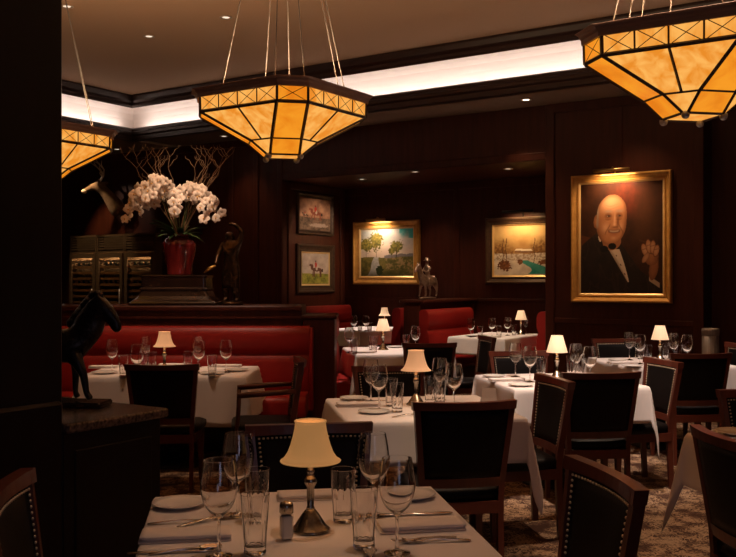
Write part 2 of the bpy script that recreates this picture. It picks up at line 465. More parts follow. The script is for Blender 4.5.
# ------------------------------------------------------------------ chairs
SEAT_Z = .468
def chair_frame_x(z):
    return .198 + .042 * max(0, min(1, (z - .45) / .45))
def chair_lean(z):
    return -.16 * max(0, (z - .47)) - .05 * max(0, (.3 - z))
def back_y(x, z):
    return chair_lean(z) + .030 * (abs(x) / .24) ** 2
def make_chair(name, label, armed=False):
    t = thing(name, label, 'chair')
    W = M['chairwood']
    # rear legs sweep up into the back's uprights
    for s in (-1, 1):
        mb = MB(); rings = []
        for z in (0, .15, .30, .42, .50, .62, .75, .86, .90):
            x = s * chair_frame_x(z); y = back_y(x, z) + (.0 if z > .1 else -.0)
            w = .0145 if z > .1 else .013
            rings.append([(x - w, y - .017, z), (x + w, y - .017, z), (x + w, y + .020, z), (x - w, y + .020, z)])
        mb.loft(rings, True, True, False); mb.build('leg', W, t)
        mb = MB(); x = s * .203
        mb.loft([[(x - w, .42 - w, z), (x + w, .42 - w, z), (x + w, .42 + w, z), (x - w, .42 + w, z)] for z, w in ((0, .013), (.30, .021), (.41, .023))], True, True, False)
        mb.build('leg', W, t)
    def curved(z0, z1, th, half0, half1, n=10, crown=0.0, y0=0.0):
        mb = MB(); rings = []
        for i in range(n + 1):
            q = -1 + 2 * i / n
            xa, xb = q * half0, q * half1
            zz = z1 + crown * q * q
            ya, yb = back_y(xa, z0) + y0, back_y(xb, zz) + y0
            rings.append([(xa, ya - th / 2, z0), (xa, ya + th / 2, z0), (xb, yb + th / 2, zz), (xb, yb - th / 2, zz)])
        mb.loft(rings, True, True, False)
        return mb
    curved(.868, .905, .045, .258, .262, crown=.006).build('top_rail', W, t)
    curved(.480, .525, .030, .195, .198).build('lower_rail', W, t)
    # padded back
    mb = MB(); nx, nz = 10, 8; rings = []
    for k in range(nz + 1):
        z = .525 + (.868 - .525) * k / nz; h = chair_frame_x(z) - .0145
        e = math.sin(PI * k / nz) ** .4 if 0 < k < nz else 0
        ring = []
        for i in range(nx + 1):
            q = -1 + 2 * i / nx; x = q * h
            ring.append((x, back_y(x, z) + .010 + .010 * e * (1 - q ** 6), z))
        for i in range(nx, -1, -1):
            q = -1 + 2 * i / nx; x = q * h
            ring.append((x, back_y(x, z) - .012, z))
        rings.append(ring)
    mb.loft(rings, True, True, True)
    mb.build('back_cushion', M['leather'], t)
    # nail heads round the padded front
    mb = MB(); pts = []
    z0, z1 = .535, .856
    nz = 18
    for k in range(nz + 1):
        z = z0 + (z1 - z0) * k / nz
        for s in (-1, 1):
            pts.append((s * (chair_frame_x(z) - .030), z))
    nxh = 23
    for i in range(1, nxh):
        q = -1 + 2 * i / nxh
        pts.append((q * (chair_frame_x(z1) - .030), z1))
    for x, z in pts:
        mb.ball((x, back_y(x, z) + .019, z), (.0056, .0042, .0056), 6, 4)
    o = mb.build('nailhead_trim', M['nail'], t); o['kind'] = 'stuff'
    # seat
    mb = MB(); rings = []
    for z, g in ((.405, .0), (.43, .008), (.455, .006), (SEAT_Z, -.02), (SEAT_Z + .006, -.08)):
        ring = []
        for (x, y) in ((-.20, .025), (-.10, .018), (.10, .018), (.20, .025), (.232, .2), (.24, .40), (.21, .445), (.10, .455), (-.10, .455), (-.21, .445), (-.24, .40), (-.232, .2)):
            cx, cy = x, y - .235
            k = 1 + g / .235
            ring.append((cx * k, .235 + cy * k, z))
        rings.append(ring)
    mb.loft(rings, True, True, True); mb.build('seat', M['leather'], t)
    mb = MB()
    mb.box((0, .425, .375), (.40, .022, .06)); mb.box((0, .01, .375), (.38, .022, .06))
    for s in (-1, 1): mb.box((s * .208, .22, .375), (.022, .40, .06))
    mb.build('apron', W, t)
    if armed:
        for s in (-1, 1):
            mb = MB()
            x = s * .25
            mb.tube([(x - s * .02, .0, .70), (x, .12, .695), (x, .30, .685), (x, .42, .675)], [.017, .02, .022, .020], 8)
            mb.tube([(x, .405, .67), (x - s * .01, .41, .55), (x - s * .02, .42, .42), (x - s * .03, .42, .39)], [.017, .015, .016, .016], 8)
            mb.build('arm', W, t)
    return t

proto = make_chair('dining_chair', 'x')
arm_proto = make_chair('armchair', 'x', True)
used = {'c': False, 'a': False}
def place_chair(x, y, rz, label, armed=False, group='dining chairs round the white tables'):
    p, k = (arm_proto, 'a') if armed else (proto, 'c')
    o = copy_tree(p) if used[k] else p
    used[k] = True
    o.location = (x, y, 0); o.rotation_euler = (0, 0, rz)
    o['label'] = label; o['category'] = 'chair'
    if group and not armed: o['group'] = group
    return o

Y_ = TABLE_YAW
FR, FA, LE, RI = Y_, Y_ + PI, Y_ - PI / 2, Y_ + PI / 2     # chair on the near, far, left, right side of its table
# nearest table
place_chair(-.235, 3.66, FA, 'nail-studded chair facing us across the closest table, behind its lamp')
place_chair(.69, 2.77, RI, 'nail-studded chair turned sideways beside the closest table, cut by the lower edge')
place_chair(-.99, 2.57, LE, 'nail-studded chair in front of the tall dark pillar')
# table in the middle
place_chair(.465, 4.43, FR, 'dark leather chair seen from behind, between the closest lamp and the carpet')
place_chair(.15, 6.17, FA, 'chair facing us behind the wine glasses of the middle table, below the alcove booth')
place_chair(1.09, 5.43, RI + R(2), 'chair turned sideways overlapping the cloth with the white cone lamp')
# table with the white lamp
place_chair(1.49, 5.80, FR - R(2), 'dark leather chair seen squarely from behind at the white cone lamp table')
place_chair(2.15, 6.66, RI + R(1), 'nail-studded chair side on between the two tables with cone lamps')
place_chair(1.255, 7.45, FA, 'chair facing us behind the wine glasses of the white cone lamp table')
# table by the portrait
place_chair(2.68, 7.30, FR - R(3), 'dark leather chair seen from behind in line with the steel bin')
place_chair(2.51, 9.05, FA, 'chair facing us directly below the big portrait')
place_chair(3.42, 8.30, RI, 'chair cut off by the picture edge beyond the steel bin')
# table by the frame edge
place_chair(1.41, 3.42, LE, 'chair with curved lit top rail turned toward the cropped table by the carpet')
place_chair(2.14, 4.84, FA, 'chair facing us behind the cropped table with the stacked plates')
# far tables
place_chair(.575, 8.50, FR - R(4), 'dark chair seen from behind against the red booth, behind the middle lamp')
place_chair(1.21, 9.40, RI, 'chair side on in front of the far booth table cloth')
# banquette table
place_chair(-1.446, 6.35, R(2), 'dark leather chair seen from behind at the banquette table')
place_chair(-.55, 6.70, PI / 2 + R(8), 'wooden armchair side on at the end of the banquette table', armed=True)

# ------------------------------------------------------------------ tables and cloths
def make_cloth(a, b, drop, corner, seed, n=56, push=()):
    """white cloth over a table of half sizes a, b; hangs by drop at the sides and further at the corners"""
    rnd = random.Random(seed); ph = [rnd.uniform(0, 6.28) for _ in range(6)]
    def axis(h):
        inner = [-h + 2 * h * i / 12 for i in range(13)]
        m = 11
        outer = [drop * ((i + 1) / m) ** 1.15 for i in range(m)]
        return [-h - q for q in reversed(outer)] + inner + [h + q for q in outer]
    ax, ay = axis(a), axis(b); vs = []
    cr = .03
    for y in ay:
        for x in ax:
            px, py = max(-a, min(a, x)), max(-b, min(b, y))
            ox, oy = x - px, y - py
            d = math.hypot(ox, oy)
            if d < 1e-6:
                # soft top with faint ironed creases
                z = .0012 * math.sin(5 * x + ph[0]) * math.sin(4 * y + ph[1])
                vs.append((x, y, z)); continue
            dx, dy = ox / d, oy / d
            w = min(abs(dx), abs(dy)) * 1.4142           # 0 on sides, 1 on the diagonal
            phi = math.atan2(abs(oy), abs(ox))
            k = 1 + (corner / (drop * 1.4142) - 1) * w ** 1.2
            fall = d * k
            s = (px if abs(oy) > abs(ox) else py)
            out = .010 * (1 - math.exp(-d / .012)) + fall * (.035 + .034 * math.sin(11 * s + ph[2] + (0 if abs(oy) > abs(ox) else 2)) ) * (1 - w)
            out += fall * w * (.21 + .07 * math.sin(4 * phi + ph[3]))
            if w > .02:
                out += fall * .035 * math.sin(phi * 6 + ph[4]) * w
            z = -fall + .010 * (1 - math.exp(-d / .012))
            vs.append((px + dx * out, py + dy * out, min(z, 0)))
    nx, ny = len(ax), len(ay); fs = []
    for j in range(ny - 1):
        for i in range(nx - 1):
            fs.append((j * nx + i, j * nx + i + 1, (j + 1) * nx + i + 1, (j + 1) * nx + i))
    mb = MB(); mb.add(vs, fs, True)
    return mb

TOP = .75
def make_table(x, y, yaw, a, b, drop, corner, what, seed, tname):
    t = thing('dining_table', tname, 'table', (x, y, 0), yaw, 'cloth-covered dining tables')
    mb = MB(); mb.box((0, 0, TOP - .022), (2 * a - .012, 2 * b - .012, .034), ch=.008); mb.build('tabletop', M['darkwood'], t)
    mb = MB(); mb.lathe([(.05, .05), (.055, .12), (.045, .3), (.045, .6), (.07, .70)], 16); mb.build('pedestal', M['base'], t)
    mb = MB(); mb.lathe([(.27, 0), (.27, .012), (.10, .035), (.05, .06)], 24); mb.build('base', M['base'], t)
    c = make_cloth(a, b, drop, corner, seed).build('tablecloth', M['linen'], None, (x, y, TOP + .0015), yaw)
    sm = c.modifiers.new('thickness', 'SOLIDIFY'); sm.thickness = .002; sm.offset = 1
    tag(c, what, 'tablecloth', 'white tablecloths')
    return t

TB = {}
def table(key, x, y, yaw, a, b, drop, corner, what, tname, seed):
    TB[key] = (x, y, yaw)
    make_table(x, y, yaw, a, b, drop, corner, what, seed, tname)
table('near', -.174, 2.70, Y_, .485, .485, .25, .48, 'off-white cloth on the closest table under the amber lamp', 'square table under the closest white cloth', 1)
table('middle', .30, 5.28, Y_, .485, .485, .25, .53, 'white cloth on the middle table, its corner hanging behind a chair back', 'square table under the cloth in the middle of the room', 2)
table('banquette', -1.60, 7.40, 0, .645, .41, .40, .54, 'white cloth draped low along the red banquette', 'long table in front of the red banquette', 3)
table('cone', 1.41, 6.70, Y_, .485, .485, .26, .52, 'bright white cloth with a pointed corner hanging over the carpet', 'square table under the brightest cloth', 4)
table('portrait', 2.66, 8.20, Y_, .485, .485, .26, .50, 'white cloth on the table below the big portrait', 'square table below the big portrait', 5)
table('booth', *room(-5.27, 11.12).xy, ROOM_YAW, .40, .62, .235, .50, 'white cloth on the booth table below the snow landscape', 'booth table below the snow landscape', 6)
table('post', .30, 9.60, Y_, .50, .485, .28, .46, 'white cloth on the table between the end post and the red booth', 'square table beside the banquette end post', 7)
table('alcove', *room(-7.70, 11.52).xy, ROOM_YAW, .36, .66, .235, .36, 'white cloth on the farthest table below the meadow landscape', 'booth table below the meadow landscape', 8)
table('edge', 2.12, 4.00, Y_, .485, .485, .26, .52, 'white cloth hanging to a point by the carpet, on the cropped table', 'cropped table carrying the stacked plates', 9)

ZT = TOP + .0045                     # top of the cloth

# ------------------------------------------------------------------ tableware prototypes
def fluted(z_lo, z_hi, n=10, amp=.035):
    def f(a, z):
        if z < z_lo: return 1
        k = max(0, min(1, (z_hi - z) / .02)) * max(0, min(1, (z - z_lo) / .004))
        return 1 - amp * k * (abs(math.cos(a * n / 2)))
    return f
def crisp(prof, e=.0006, limit=22):
    """extra rings beside sharp turns so that smooth shading stays true there; soft turns are subdivided"""
    out = [prof[0]]
    n = len(prof)
    def toward(p, q, d):
        L = math.hypot(q[0] - p[0], q[1] - p[1])
        k = min(.45, d / L) if L > 1e-9 else 0
        return (p[0] + (q[0] - p[0]) * k, p[1] + (q[1] - p[1]) * k)
    for i in range(1, n - 1):
        a, b, c = prof[i - 1], prof[i], prof[i + 1]
        t = math.degrees(abs(math.remainder(math.atan2(c[1] - b[1], c[0] - b[0]) - math.atan2(b[1] - a[1], b[0] - a[0]), 2 * PI)))
        if t > limit:
            out += [toward(b, a, e), b, toward(b, c, e)]
        else:
            out.append(b)
    out.append(prof[-1])
    return out
def spline(pts, k=4):
    """smooth a run of profile points"""
    out = []
    P = [pts[0]] + list(pts) + [pts[-1]]
    for i in range(1, len(P) - 2):
        p0, p1, p2, p3 = P[i - 1], P[i], P[i + 1], P[i + 2]
        for j in range(k):
            t = j / k
            out.append(tuple(.5 * ((2 * p1[d]) + (-p0[d] + p2[d]) * t + (2 * p0[d] - 5 * p1[d] + 4 * p2[d] - p3[d]) * t * t + (-p0[d] + 3 * p1[d] - 3 * p2[d] + p3[d]) * t ** 3) for d in (0, 1)))
    out.append(pts[-1])
    return out
def wine_mb(h=.26, r=.051):
    k = r / .051
    foot = [(.001, .0), (.036, 0), (.036, .002), (.020, .006), (.0065, .011)]
    stem = [(.0042, .025), (.0040, .085), (.0048, h - .160)]
    bowl = spline([(.0048, h - .160), (.014 * k, h - .150), (.030 * k, h - .135), (.043 * k, h - .112), (.0505 * k, h - .080), (.0505 * k, h - .060), (.046 * k, h - .028), (.0405 * k, h)], 3)
    inner = spline([(.0390 * k, h), (.0444 * k, h - .028), (.0489 * k, h - .060), (.0489 * k, h - .080), (.0412 * k, h - .111), (.0280 * k, h - .1325), (.0115 * k, h - .1455), (.001, h - .148)], 3)
    return MB().lathe(crisp(foot + stem[:2] + bowl + inner), 40, cap0=True, cap1=True)
def tumbler_mb(h=.162):
    ou = [(.001, 0), (.029, 0), (.031, .004), (.030, .012), (.031, .02), (.034, .07), (.037, .115), (.0398, h - .003), (.0400, h)]
    inn = [(.0381, h), (.0379, h - .003), (.0350, .115), (.0314, .07), (.0280, .024), (.026, .021), (.001, .020)]
    return MB().lathe(crisp(ou + inn), 72, mod=fluted(.014, .105, 9, .075), modn=len(crisp(ou + inn[:1])) - 2)
meshes = {}
def shared(key, maker, name, m):
    if key not in meshes:
        o = maker().build(name, m); meshes[key] = o.data
        bpy.data.objects.remove(o)
    o = bpy.data.objects.new(name, meshes[key]); col.objects.link(o)
    return o

def put(key, maker, name, m, pos, rz, label, cat, group):
    o = shared(key, maker, name, m)
    o.location = pos; o.rotation_euler = (0, 0, rz)
    rr = {'wine glass': .052, 'glass': .0415}.get(cat)
    if rr: GLASSES.append((o, rr))
    if cat == 'plate': PLATES.append((o, float(key[5:])))
    return tag(o, label, cat, group)
GLASSES = []; PLATES = []
def settle():
    """nudge glasses that touch apart along the line of sight"""
    for _ in range(60):
        moved = False
        for i in range(len(GLASSES)):
            for j in range(i):
                a, ra = GLASSES[i]; b, rb = GLASSES[j]
                d = (a.location - b.location).xy
                need = ra + rb + .003 - d.length
                if need > 0:
                    far, near = (a, b) if a.location.y > b.location.y else (b, a)
                    for o_, sg in ((far, 1), (near, -1)):
                        k = 1 + sg * .004 / o_.location.y
                        o_.location.x *= k; o_.location.y *= k
                    moved = True
        for a, ra in GLASSES:
            for b, rb in PLATES:
                need = rb + .039 - (a.location - b.location).xy.length
                if need > 0:
                    sg = 1 if a.location.y > b.location.y else -1
                    k = 1 + sg * .004 / a.location.y
                    a.location.x *= k; a.location.y *= k
                    moved = True
        if not moved: break

def wine(u, v, label, h=.26, z=ZT):
    return put('wine%g' % h, lambda: wine_mb(h), 'wine_glass', M['glass'], at(u, v, z), 0, label, 'wine glass', 'wine glasses on the tables')
def tumb(u, v, label, h=.162):
    return put('tumb%g' % h, lambda: tumbler_mb(h), 'water_tumbler', M['tglass'], at(u, v, ZT), R(random.uniform(0, 60)), label, 'glass', 'water tumblers on the tables')

def lamp_base(t, style):
    mb = MB()
    mb.lathe([(.058, 0), (.060, .004), (.055, .009), (.047, .016), (.037, .032), (.025, .050), (.015, .062), (.012, .066)], 28, mod=lambda a, z: 1 - .05 * abs(math.sin(a * 7)) * (1 if .012 < z < .05 else 0))
    mb.build('base', M['silver'], t)
    mb = MB()
    mb.lathe([(.011, .064), (.013, .068), (.010, .072), (.0115, .100), (.0115, .128), (.013, .132), (.018, .140), (.019, .148), (.015, .158), (.010, .163), (.010, .172), (.013, .176), (.010, .181), (.009, .205), (.004, .23), (.003, .30), (.004, .318)], 16)
    mb.build('stem', M['silver'], t)
def bell_shade(t, m):
    prof = [(.088, .206), (.0875, .211), (.078, .219), (.068, .234), (.060, .255), (.053, .280), (.048, .303), (.0455, .322), (.046, .327)]
    mb = MB()
    inner = [(r - .002, z) for r, z in reversed(prof)]
    f = lambda a, z: 1 - .018 * abs(math.sin(a * 4)) * (1 if z < .30 else .3)
    mb.lathe(prof + inner + [prof[0]], 40, cap0=False, cap1=False, mod=f)
    s = mb.build('lamp_shade', m, t)
    for r, z, q in ((.0462, .325, .0026), (.0885, .2075, .0024)):
        mb = MB()
        mb.tube([(r * math.cos(2 * PI * k / 40), r * math.sin(2 * PI * k / 40), z) for k in range(41)], q, 6, caps=False)
        mb.build('shade_trim', m, s)
def cone_shade(t, m, rb=.078, rt=.043, z0=.205, z1=.328):
    mb = MB()
    mb.lathe([(rb, z0), (rt, z1), (rt - .002, z1), (rb - .002, z0), (rb, z0)], 32, cap0=False, cap1=False)
    s = mb.build('lamp_shade', m, t)
    for r, z in ((rt, z1), (rb, z0)):
        mb = MB(); mb.tube([(r * math.cos(2 * PI * k / 32), r * math.sin(2 * PI * k / 32), z) for k in range(33)], .0018, 5, caps=False)
        mb.build('shade_trim', m, s)
def table_lamp(x, y, label, style, m, power):
    t = thing('table_lamp', label, 'lamp', (x, y, ZT), 0, 'small table lamps')
    lamp_base(t, style)
    (bell_shade if style == 'bell' else cone_shade)(t, M[m])
    l = bpy.data.lights.new('lamp_bulb', 'POINT'); l.energy = power; l.color = (1, .62, .32); l.shadow_soft_size = .02
    lo = bpy.data.objects.new('lamp_bulb', l); col.objects.link(lo); lo.location = (0, 0, .235); lo.parent = t
    return t

def xy(u, d): return ((u - 368) * d / F, d)
table_lamp(*at(310.5, 531).xy, 'silver table lamp with an amber bell shade on the closest table', 'bell', 'shadenear', .3)
table_lamp(*xy(416, 5.37), 'silver table lamp with a peach bell shade on the middle table', 'bell', 'shademid', .5)
table_lamp(*xy(164.5, 7.3), 'small bell shade lamp in front of the red banquette', 'bell', 'shademid', .5)
table_lamp(*xy(557, 6.75), 'table lamp with a white cone shade among chairs over the carpet', 'cone', 'shadewhite', .6)
table_lamp(*xy(660, 8.2), 'table lamp with a small cone shade beneath the big portrait', 'cone', 'shadewhite', .6)
table_lamp(*xy(521, 12.3), 'far table lamp with cone shade below the snow landscape', 'cone', 'shadewhite', .5)
table_lamp(*xy(383, 9.62), 'table lamp beside the end post, overlapping a smaller far lamp', 'cone', 'shadewhite', .6)
table_lamp(*xy(384.5, 13.6), 'tiny far lamp peeking over another lamp below the meadow landscape', 'bell', 'shadewhite', .4)

def plate_mb(r=.09):
    return MB().lathe([(r * .55, 0), (r * .58, .002), (r * .80, .007), (r, .014), (r * .995, .0165), (r * .80, .0105), (r * .60, .006), (.001, .005)], 36)
def plate(u, v, label, r=.09, z=ZT):
    return put('plate%g' % r, lambda: plate_mb(r), 'bread_plate', M['china'], at(u, v, z), 0, label, 'plate', 'small white plates')
def napkin_mb(w=.30, d=.11):
    mb = MB()
    for k, (z, dx, dy, sw, sd) in enumerate(((.004, 0, 0, w, d), (.011, .004, .004, w - .010, d - .008), (.018, .002, -.002, w - .004, d - .004))):
        rings = []
        nx = 14
        for i in range(nx + 1):
            x = dx - sw / 2 + sw * i / nx
            hz = .003 * math.sin(i * .9 + k)
            rings.append([(x, dy - sd / 2, z - .0035), (x, dy + sd / 2, z - .0035), (x, dy + sd / 2 + .001, z), (x, dy + sd / 2 - .003, z + .003), (x, dy, z + .0035 + hz * .3), (x, dy - sd / 2 + .003, z + .003), (x, dy - sd / 2 - .001, z)])
        mb.loft(rings, True, True, True)
    return mb
def napkin(u, v, rz, label, w=.30, d=.11):
    return put('nap%g%g' % (w, d), lambda: napkin_mb(w, d), 'folded_napkin', M['napkin'], at(u, v, ZT), rz, label, 'napkin', 'folded white napkins')

def strip(mb, pts, th=.0022):
    """flat bar along x: pts of (x, half width, z)"""
    rings = [[(x, -w, z - th / 2), (x, w, z - th / 2), (x, w, z + th / 2), (x, -w, z + th / 2)] for x, w, z in pts]
    mb.loft(rings, True, True, True)
def fork_mb():
    mb = MB()
    strip(mb, [(-.10, .004, .003), (-.095, .0075, .003), (-.06, .006, .006), (0, .0032, .010), (.03, .0035, .008), (.045, .009, .005), (.058, .012, .0045)], .003)
    for y in (-.0096, -.0032, .0032, .0096):
        mb.tube([(.057, y, .0045), (.078, y, .007), (.098, y * .95, .012)], [.0019, .0017, .001], 6)
    return mb
def knife_mb():
    mb = MB()
    strip(mb, [(-.115, .005, .004), (-.11, .008, .004), (-.06, .0075, .004), (-.01, .005, .004), (.0, .006, .004), (.02, .0095, .004), (.09, .010, .004), (.115, .006, .004), (.122, .001, .004)], .004)
    return mb
def spoon_mb():
    mb = MB()
    strip(mb, [(-.10, .004, .003), (-.095, .0075, .003), (-.06, .006, .006), (0, .0032, .010), (.04, .004, .008)], .003)
    rings = []
    for i in range(9):
        q = i / 8; x = .036 + .062 * q; w = .0195 * math.sin(PI * (q * .86 + .09)) ** .7
        rings.append([(x, -w, .012), (x, -w * .6, .0075 - .002), (x, 0, .003), (x, w * .6, .0055), (x, w, .012), (x, w * .85, .0125), (x, w * .5, .0085), (x, 0, .0055), (x, -w * .5, .0085), (x, -w * .85, .0125)])
    mb.loft(rings, True, True, True)
    return mb
def cutlery(kind, u, v, rz, label):
    mk = {'fork': fork_mb, 'knife': knife_mb, 'spoon': spoon_mb}[kind]
    return put(kind, mk, 'dinner_' + kind if kind != 'spoon' else 'soup_spoon', M['steel'], at(u, v, ZT), rz, label, kind, 'steel cutlery')

# ------------------------------------------------------------------ closest table
N_ = 'the closest table'
wine(219, 556, 'large wine glass standing between the forks and a tumbler on the closest table')
wine(238, 515, 'wine glass standing behind another glass beside the bread plate near the counter')
wine(373, 515, 'tall wine glass behind two tumblers beside the amber lamp')
wine(397, 553, 'large wine glass before the folded napkin, on the carpet side of the closest table')
tumb(255, 553, 'fluted water tumbler in front of another, beside the salt shaker')
tumb(257, 521, 'fluted water tumbler half hidden behind a matching one by the salt shaker')
tumb(343, 521, 'fluted water tumbler just behind the amber lamp, carpet side')
tumb(364, 547, 'fluted water tumbler in front of the amber lamp, before the tall wine glass')
plate(179, 506, 'bread plate by itself at the closest table corner nearest the counter', .088)
plate(409, 497, 'bread plate at the closest table corner nearest the central chair', .092)
napkin(186, 538, Y_ - R(1), 'folded napkin lying below the crossed forks on the closest table', .26, .10)
napkin(420, 528, Y_, 'folded napkin lying behind the glowing forks on the closest table', .26, .10)
napkin(306, 498, Y_, 'folded napkin lying behind the amber lamp on the closest table', .20, .09)
cutlery('fork', 181, 523, Y_ + R(4), 'fork lying above the folded napkin, near the lone bread plate')
cutlery('fork', 206, 522, Y_ + R(32), 'short fork tilted across another near the lone bread plate')
cutlery('knife', 170, 553, Y_ - R(2), 'knife lying below the folded napkin at the table edge by the counter')
cutlery('spoon', 186, 552, Y_ + R(8), 'spoon lying beside a knife below the napkin near the counter')
cutlery('knife', 415, 515, Y_ - R(2), 'knife lying behind the folded napkin, near the bread plate on the carpet side')
cutlery('fork', 436, 542, Y_ + PI - R(4), 'fork with glowing tines at the table edge nearest the carpet')
cutlery('fork', 424, 541, Y_ + PI + R(9), 'fork crossing under another at the table edge nearest the carpet')
cutlery('spoon', 371, 562, R(92), 'spoon bowl poking up from the bottom edge below the tumbler')

sh = thing('salt_shaker', 'square glass salt shaker with a pierced metal cap beside the amber lamp', 'salt shaker', at(286.5, 539, ZT), Y_ + R(12))
mb = MB(); mb.box((0, 0, .037), (.036, .036, .074), ch=.006); mb.build('glass_jar', M['jarglass'], sh)
mb = MB(); mb.box((0, 0, .036), (.0325, .0325, .066), ch=.005); mb.build('salt_filling', M['salt'], sh)
mb = MB(); mb.lathe([(.017, .074), (.020, .077), (.020, .096), (.018, .104), (.010, .108), (.001, .109)], 20, mod=lambda a, z: 1 + .05 * math.sin(a * 9))
mb.build('metal_cap', M['silver'], sh)

# ------------------------------------------------------------------ middle table
wine(371, 402, 'wine glass behind another beside the bread plates of the middle table')
wine(379, 410, 'wine glass in front of another, before the chair facing us on the middle table')
tumb(391, 406, 'water tumbler behind another near the peach lamp, plate side')
tumb(397, 412, 'water tumbler in front of another near the peach lamp, plate side')
tumb(430, 404, 'water tumbler close to the peach lamp, on the side of the white cone lamp')
tumb(440, 404, 'water tumbler between the peach lamp and a pair of wine glasses')
wine(440, 400, 'wine glass behind another, above the central chair back, near the peach lamp')
wine(454, 408, 'wine glass at the end of the middle table nearest the upright napkin')
plate(354, 399.5, 'bread plate at the far corner of the middle table, near the end post')
plate(374, 413, 'bread plate at the front of the middle table below its wine glasses')
napkin(358, 406, Y_, 'folded napkin between the two bread plates of the middle table', .26, .10)
cutlery('knife', 366, 401.5, Y_, 'knife lying near the far bread plate of the middle table')
cutlery('fork', 406, 416, Y_ + R(30), 'fork lying at the front of the middle table below the tumblers')
pk = MB()
pk.loft([[(-.056, -.035, 0), (.056, -.035, 0), (.056, .035, 0), (-.056, .035, 0)], [(-.044, -.014, .07), (.044, -.014, .07), (.044, .014, .07), (-.044, .014, .07)], [(-.039, -.004, .125), (.039, -.004, .125), (.039, .004, .125), (-.039, .004, .125)]], True, True, False)
tag(pk.build('standing_napkin', M['napkin'], None, at(489, 410, ZT), 0), 'upright folded cream napkin on the middle table, above the central chair back', 'napkin', 'folded white napkins')

# ------------------------------------------------------------------ banquette table
wine(112, 373, 'wine glass on the banquette table closest to the black horse')
tumb(123.5, 376, 'water tumbler beside the wine glass near the black horse')
wine(137, 379, 'wine glass halfway between the black horse and the banquette lamp', )
wine(146, 367, 'wine glass standing back against the banquette, just before the small lamp')
tumb(143.5, 372, 'water tumbler wedged between wine glasses, horse side of the banquette lamp')
tumb(152, 372, 'water tumbler close beside the banquette lamp, horse side')
tumb(188, 371, 'water tumbler past the banquette lamp, above the dark chair back')
wine(197.5, 367, 'wine glass at the back of the banquette table, past its lamp')
wine(199, 374, 'wine glass in front of another past the banquette lamp')
tumb(212, 374.5, 'water tumbler standing alone near the armchair end of the banquette table')
wine(226, 371, 'wine glass standing last on the banquette table, nearest the armchair')
napkin(172, 366, 0, 'folded napkin just beside the banquette lamp', .22, .10)
napkin(226, 367, 0, 'folded napkin against the banquette at the armchair end', .26, .10)
napkin(104, 368, 0, 'folded napkin behind the legs of the black horse', .24, .10)
plate(212, 374.2, 'bread plate on the banquette table in front of the lone tumbler', .10)
plate(236, 371, 'bread plate at the banquette table corner by the armchair', .10)
plate(104, 373.5, 'bread plate on the banquette table below the horse head', .10)

# ------------------------------------------------------------------ table with the white cone lamp
wine(515.5, 377, 'wine glass behind another at the end of the cone lamp table facing the booth')
wine(530, 382, 'wine glass in front of another, between plate and tumbler of the cone lamp table')
tumb(541, 380, 'water tumbler beside the white cone lamp, plate side')
tumb(571, 377, 'water tumbler behind another past the white cone lamp')
tumb(579, 380, 'water tumbler between two wine glasses past the white cone lamp')
wine(576, 377, 'wine glass just past the white cone lamp, above the chair back')
wine(590, 382.5, 'wine glass nearest the portrait on the cone lamp table')
plate(494, 377, 'bread plate at the far corner of the cone lamp table')
plate(521, 386, 'bread plate at the front of the cone lamp table beside the sideways chair')
napkin(506, 381, Y_, 'folded napkin between the two bread plates of the cone lamp table', .26, .10)

# ------------------------------------------------------------------ table below the portrait
wine(629.5, 360, 'wine glass farthest from the steel bin on the table below the portrait')
wine(640, 364, 'second wine glass before the small cone lamp below the portrait')
tumb(648, 363, 'water tumbler beside the small cone lamp, on the side of the portrait frame')
tumb(641, 359, 'water tumbler behind two wine glasses below the portrait')
tumb(666, 361, 'water tumbler close past the small cone lamp below the portrait')
wine(673.5, 361, 'wine glass past the small cone lamp, below the portrait frame corner')
tumb(678, 364, 'water tumbler between the last two wine glasses before the steel bin')
wine(687, 364, 'wine glass closest to the steel bin')
plate(618, 361, 'bread plate at the back of the table below the portrait')
plate(632, 367, 'bread plate at the front of the table below the portrait')
napkin(622, 364, Y_, 'folded napkin between the plates of the table below the portrait', .26, .10)

# ------------------------------------------------------------------ far booth tables
wine(471, 336.5, 'wine glass on the snow landscape table closest to the red booth back', .24)
tumb(480, 337, 'water tumbler beside the first wine glass near the red booth back', .14)
wine(492, 336, 'wine glass in the middle of the snow landscape table', .24)
tumb(499, 336.5, 'water tumbler between two wine glasses of the snow landscape table', .14)
wine(507.5, 335.5, 'wine glass just before the far cone lamp', .24)
tumb(514, 335, 'water tumbler half behind the far cone lamp', .14)
wine(526, 333.5, 'wine glass half hidden past the far cone lamp', .24)
plate(472, 336.4, 'plate at the front of the snow landscape table by its first glass')
napkin(490, 337.2, ROOM_YAW, 'folded napkin at the front of the snow landscape table', .26, .10)
wine(354, 331, 'wine glass on the farthest table, nearer the end post', .22)
wine(366, 331, 'wine glass on the farthest table, nearer the tiny lamp', .22)
tumb(360, 330.5, 'water tumbler between the two glasses of the farthest table', .14)
tumb(369.5, 331, 'water tumbler next to the tiny lamp on the farthest table', .12)
# table beside the end post
wine(349, 353, 'wine glass pressed close to the banquette end post')
tumb(354, 354, 'water tumbler near the banquette end post')
tumb(374, 352, 'water tumbler beside the lamp by the end post')
tumb(372, 350, 'water tumbler just behind another beside the lamp by the end post', .15)
plate(396, 347.5, 'plate just past the lamp by the end post', .10)
tumb(406, 350, 'water tumbler past the plate, in front of the red booth')
wine(415.5, 351, 'wine glass standing in front of the red booth, above the peach lamp')
napkin(362, 353, Y_, 'folded napkin at the front of the table beside the end post', .26, .10)

settle()
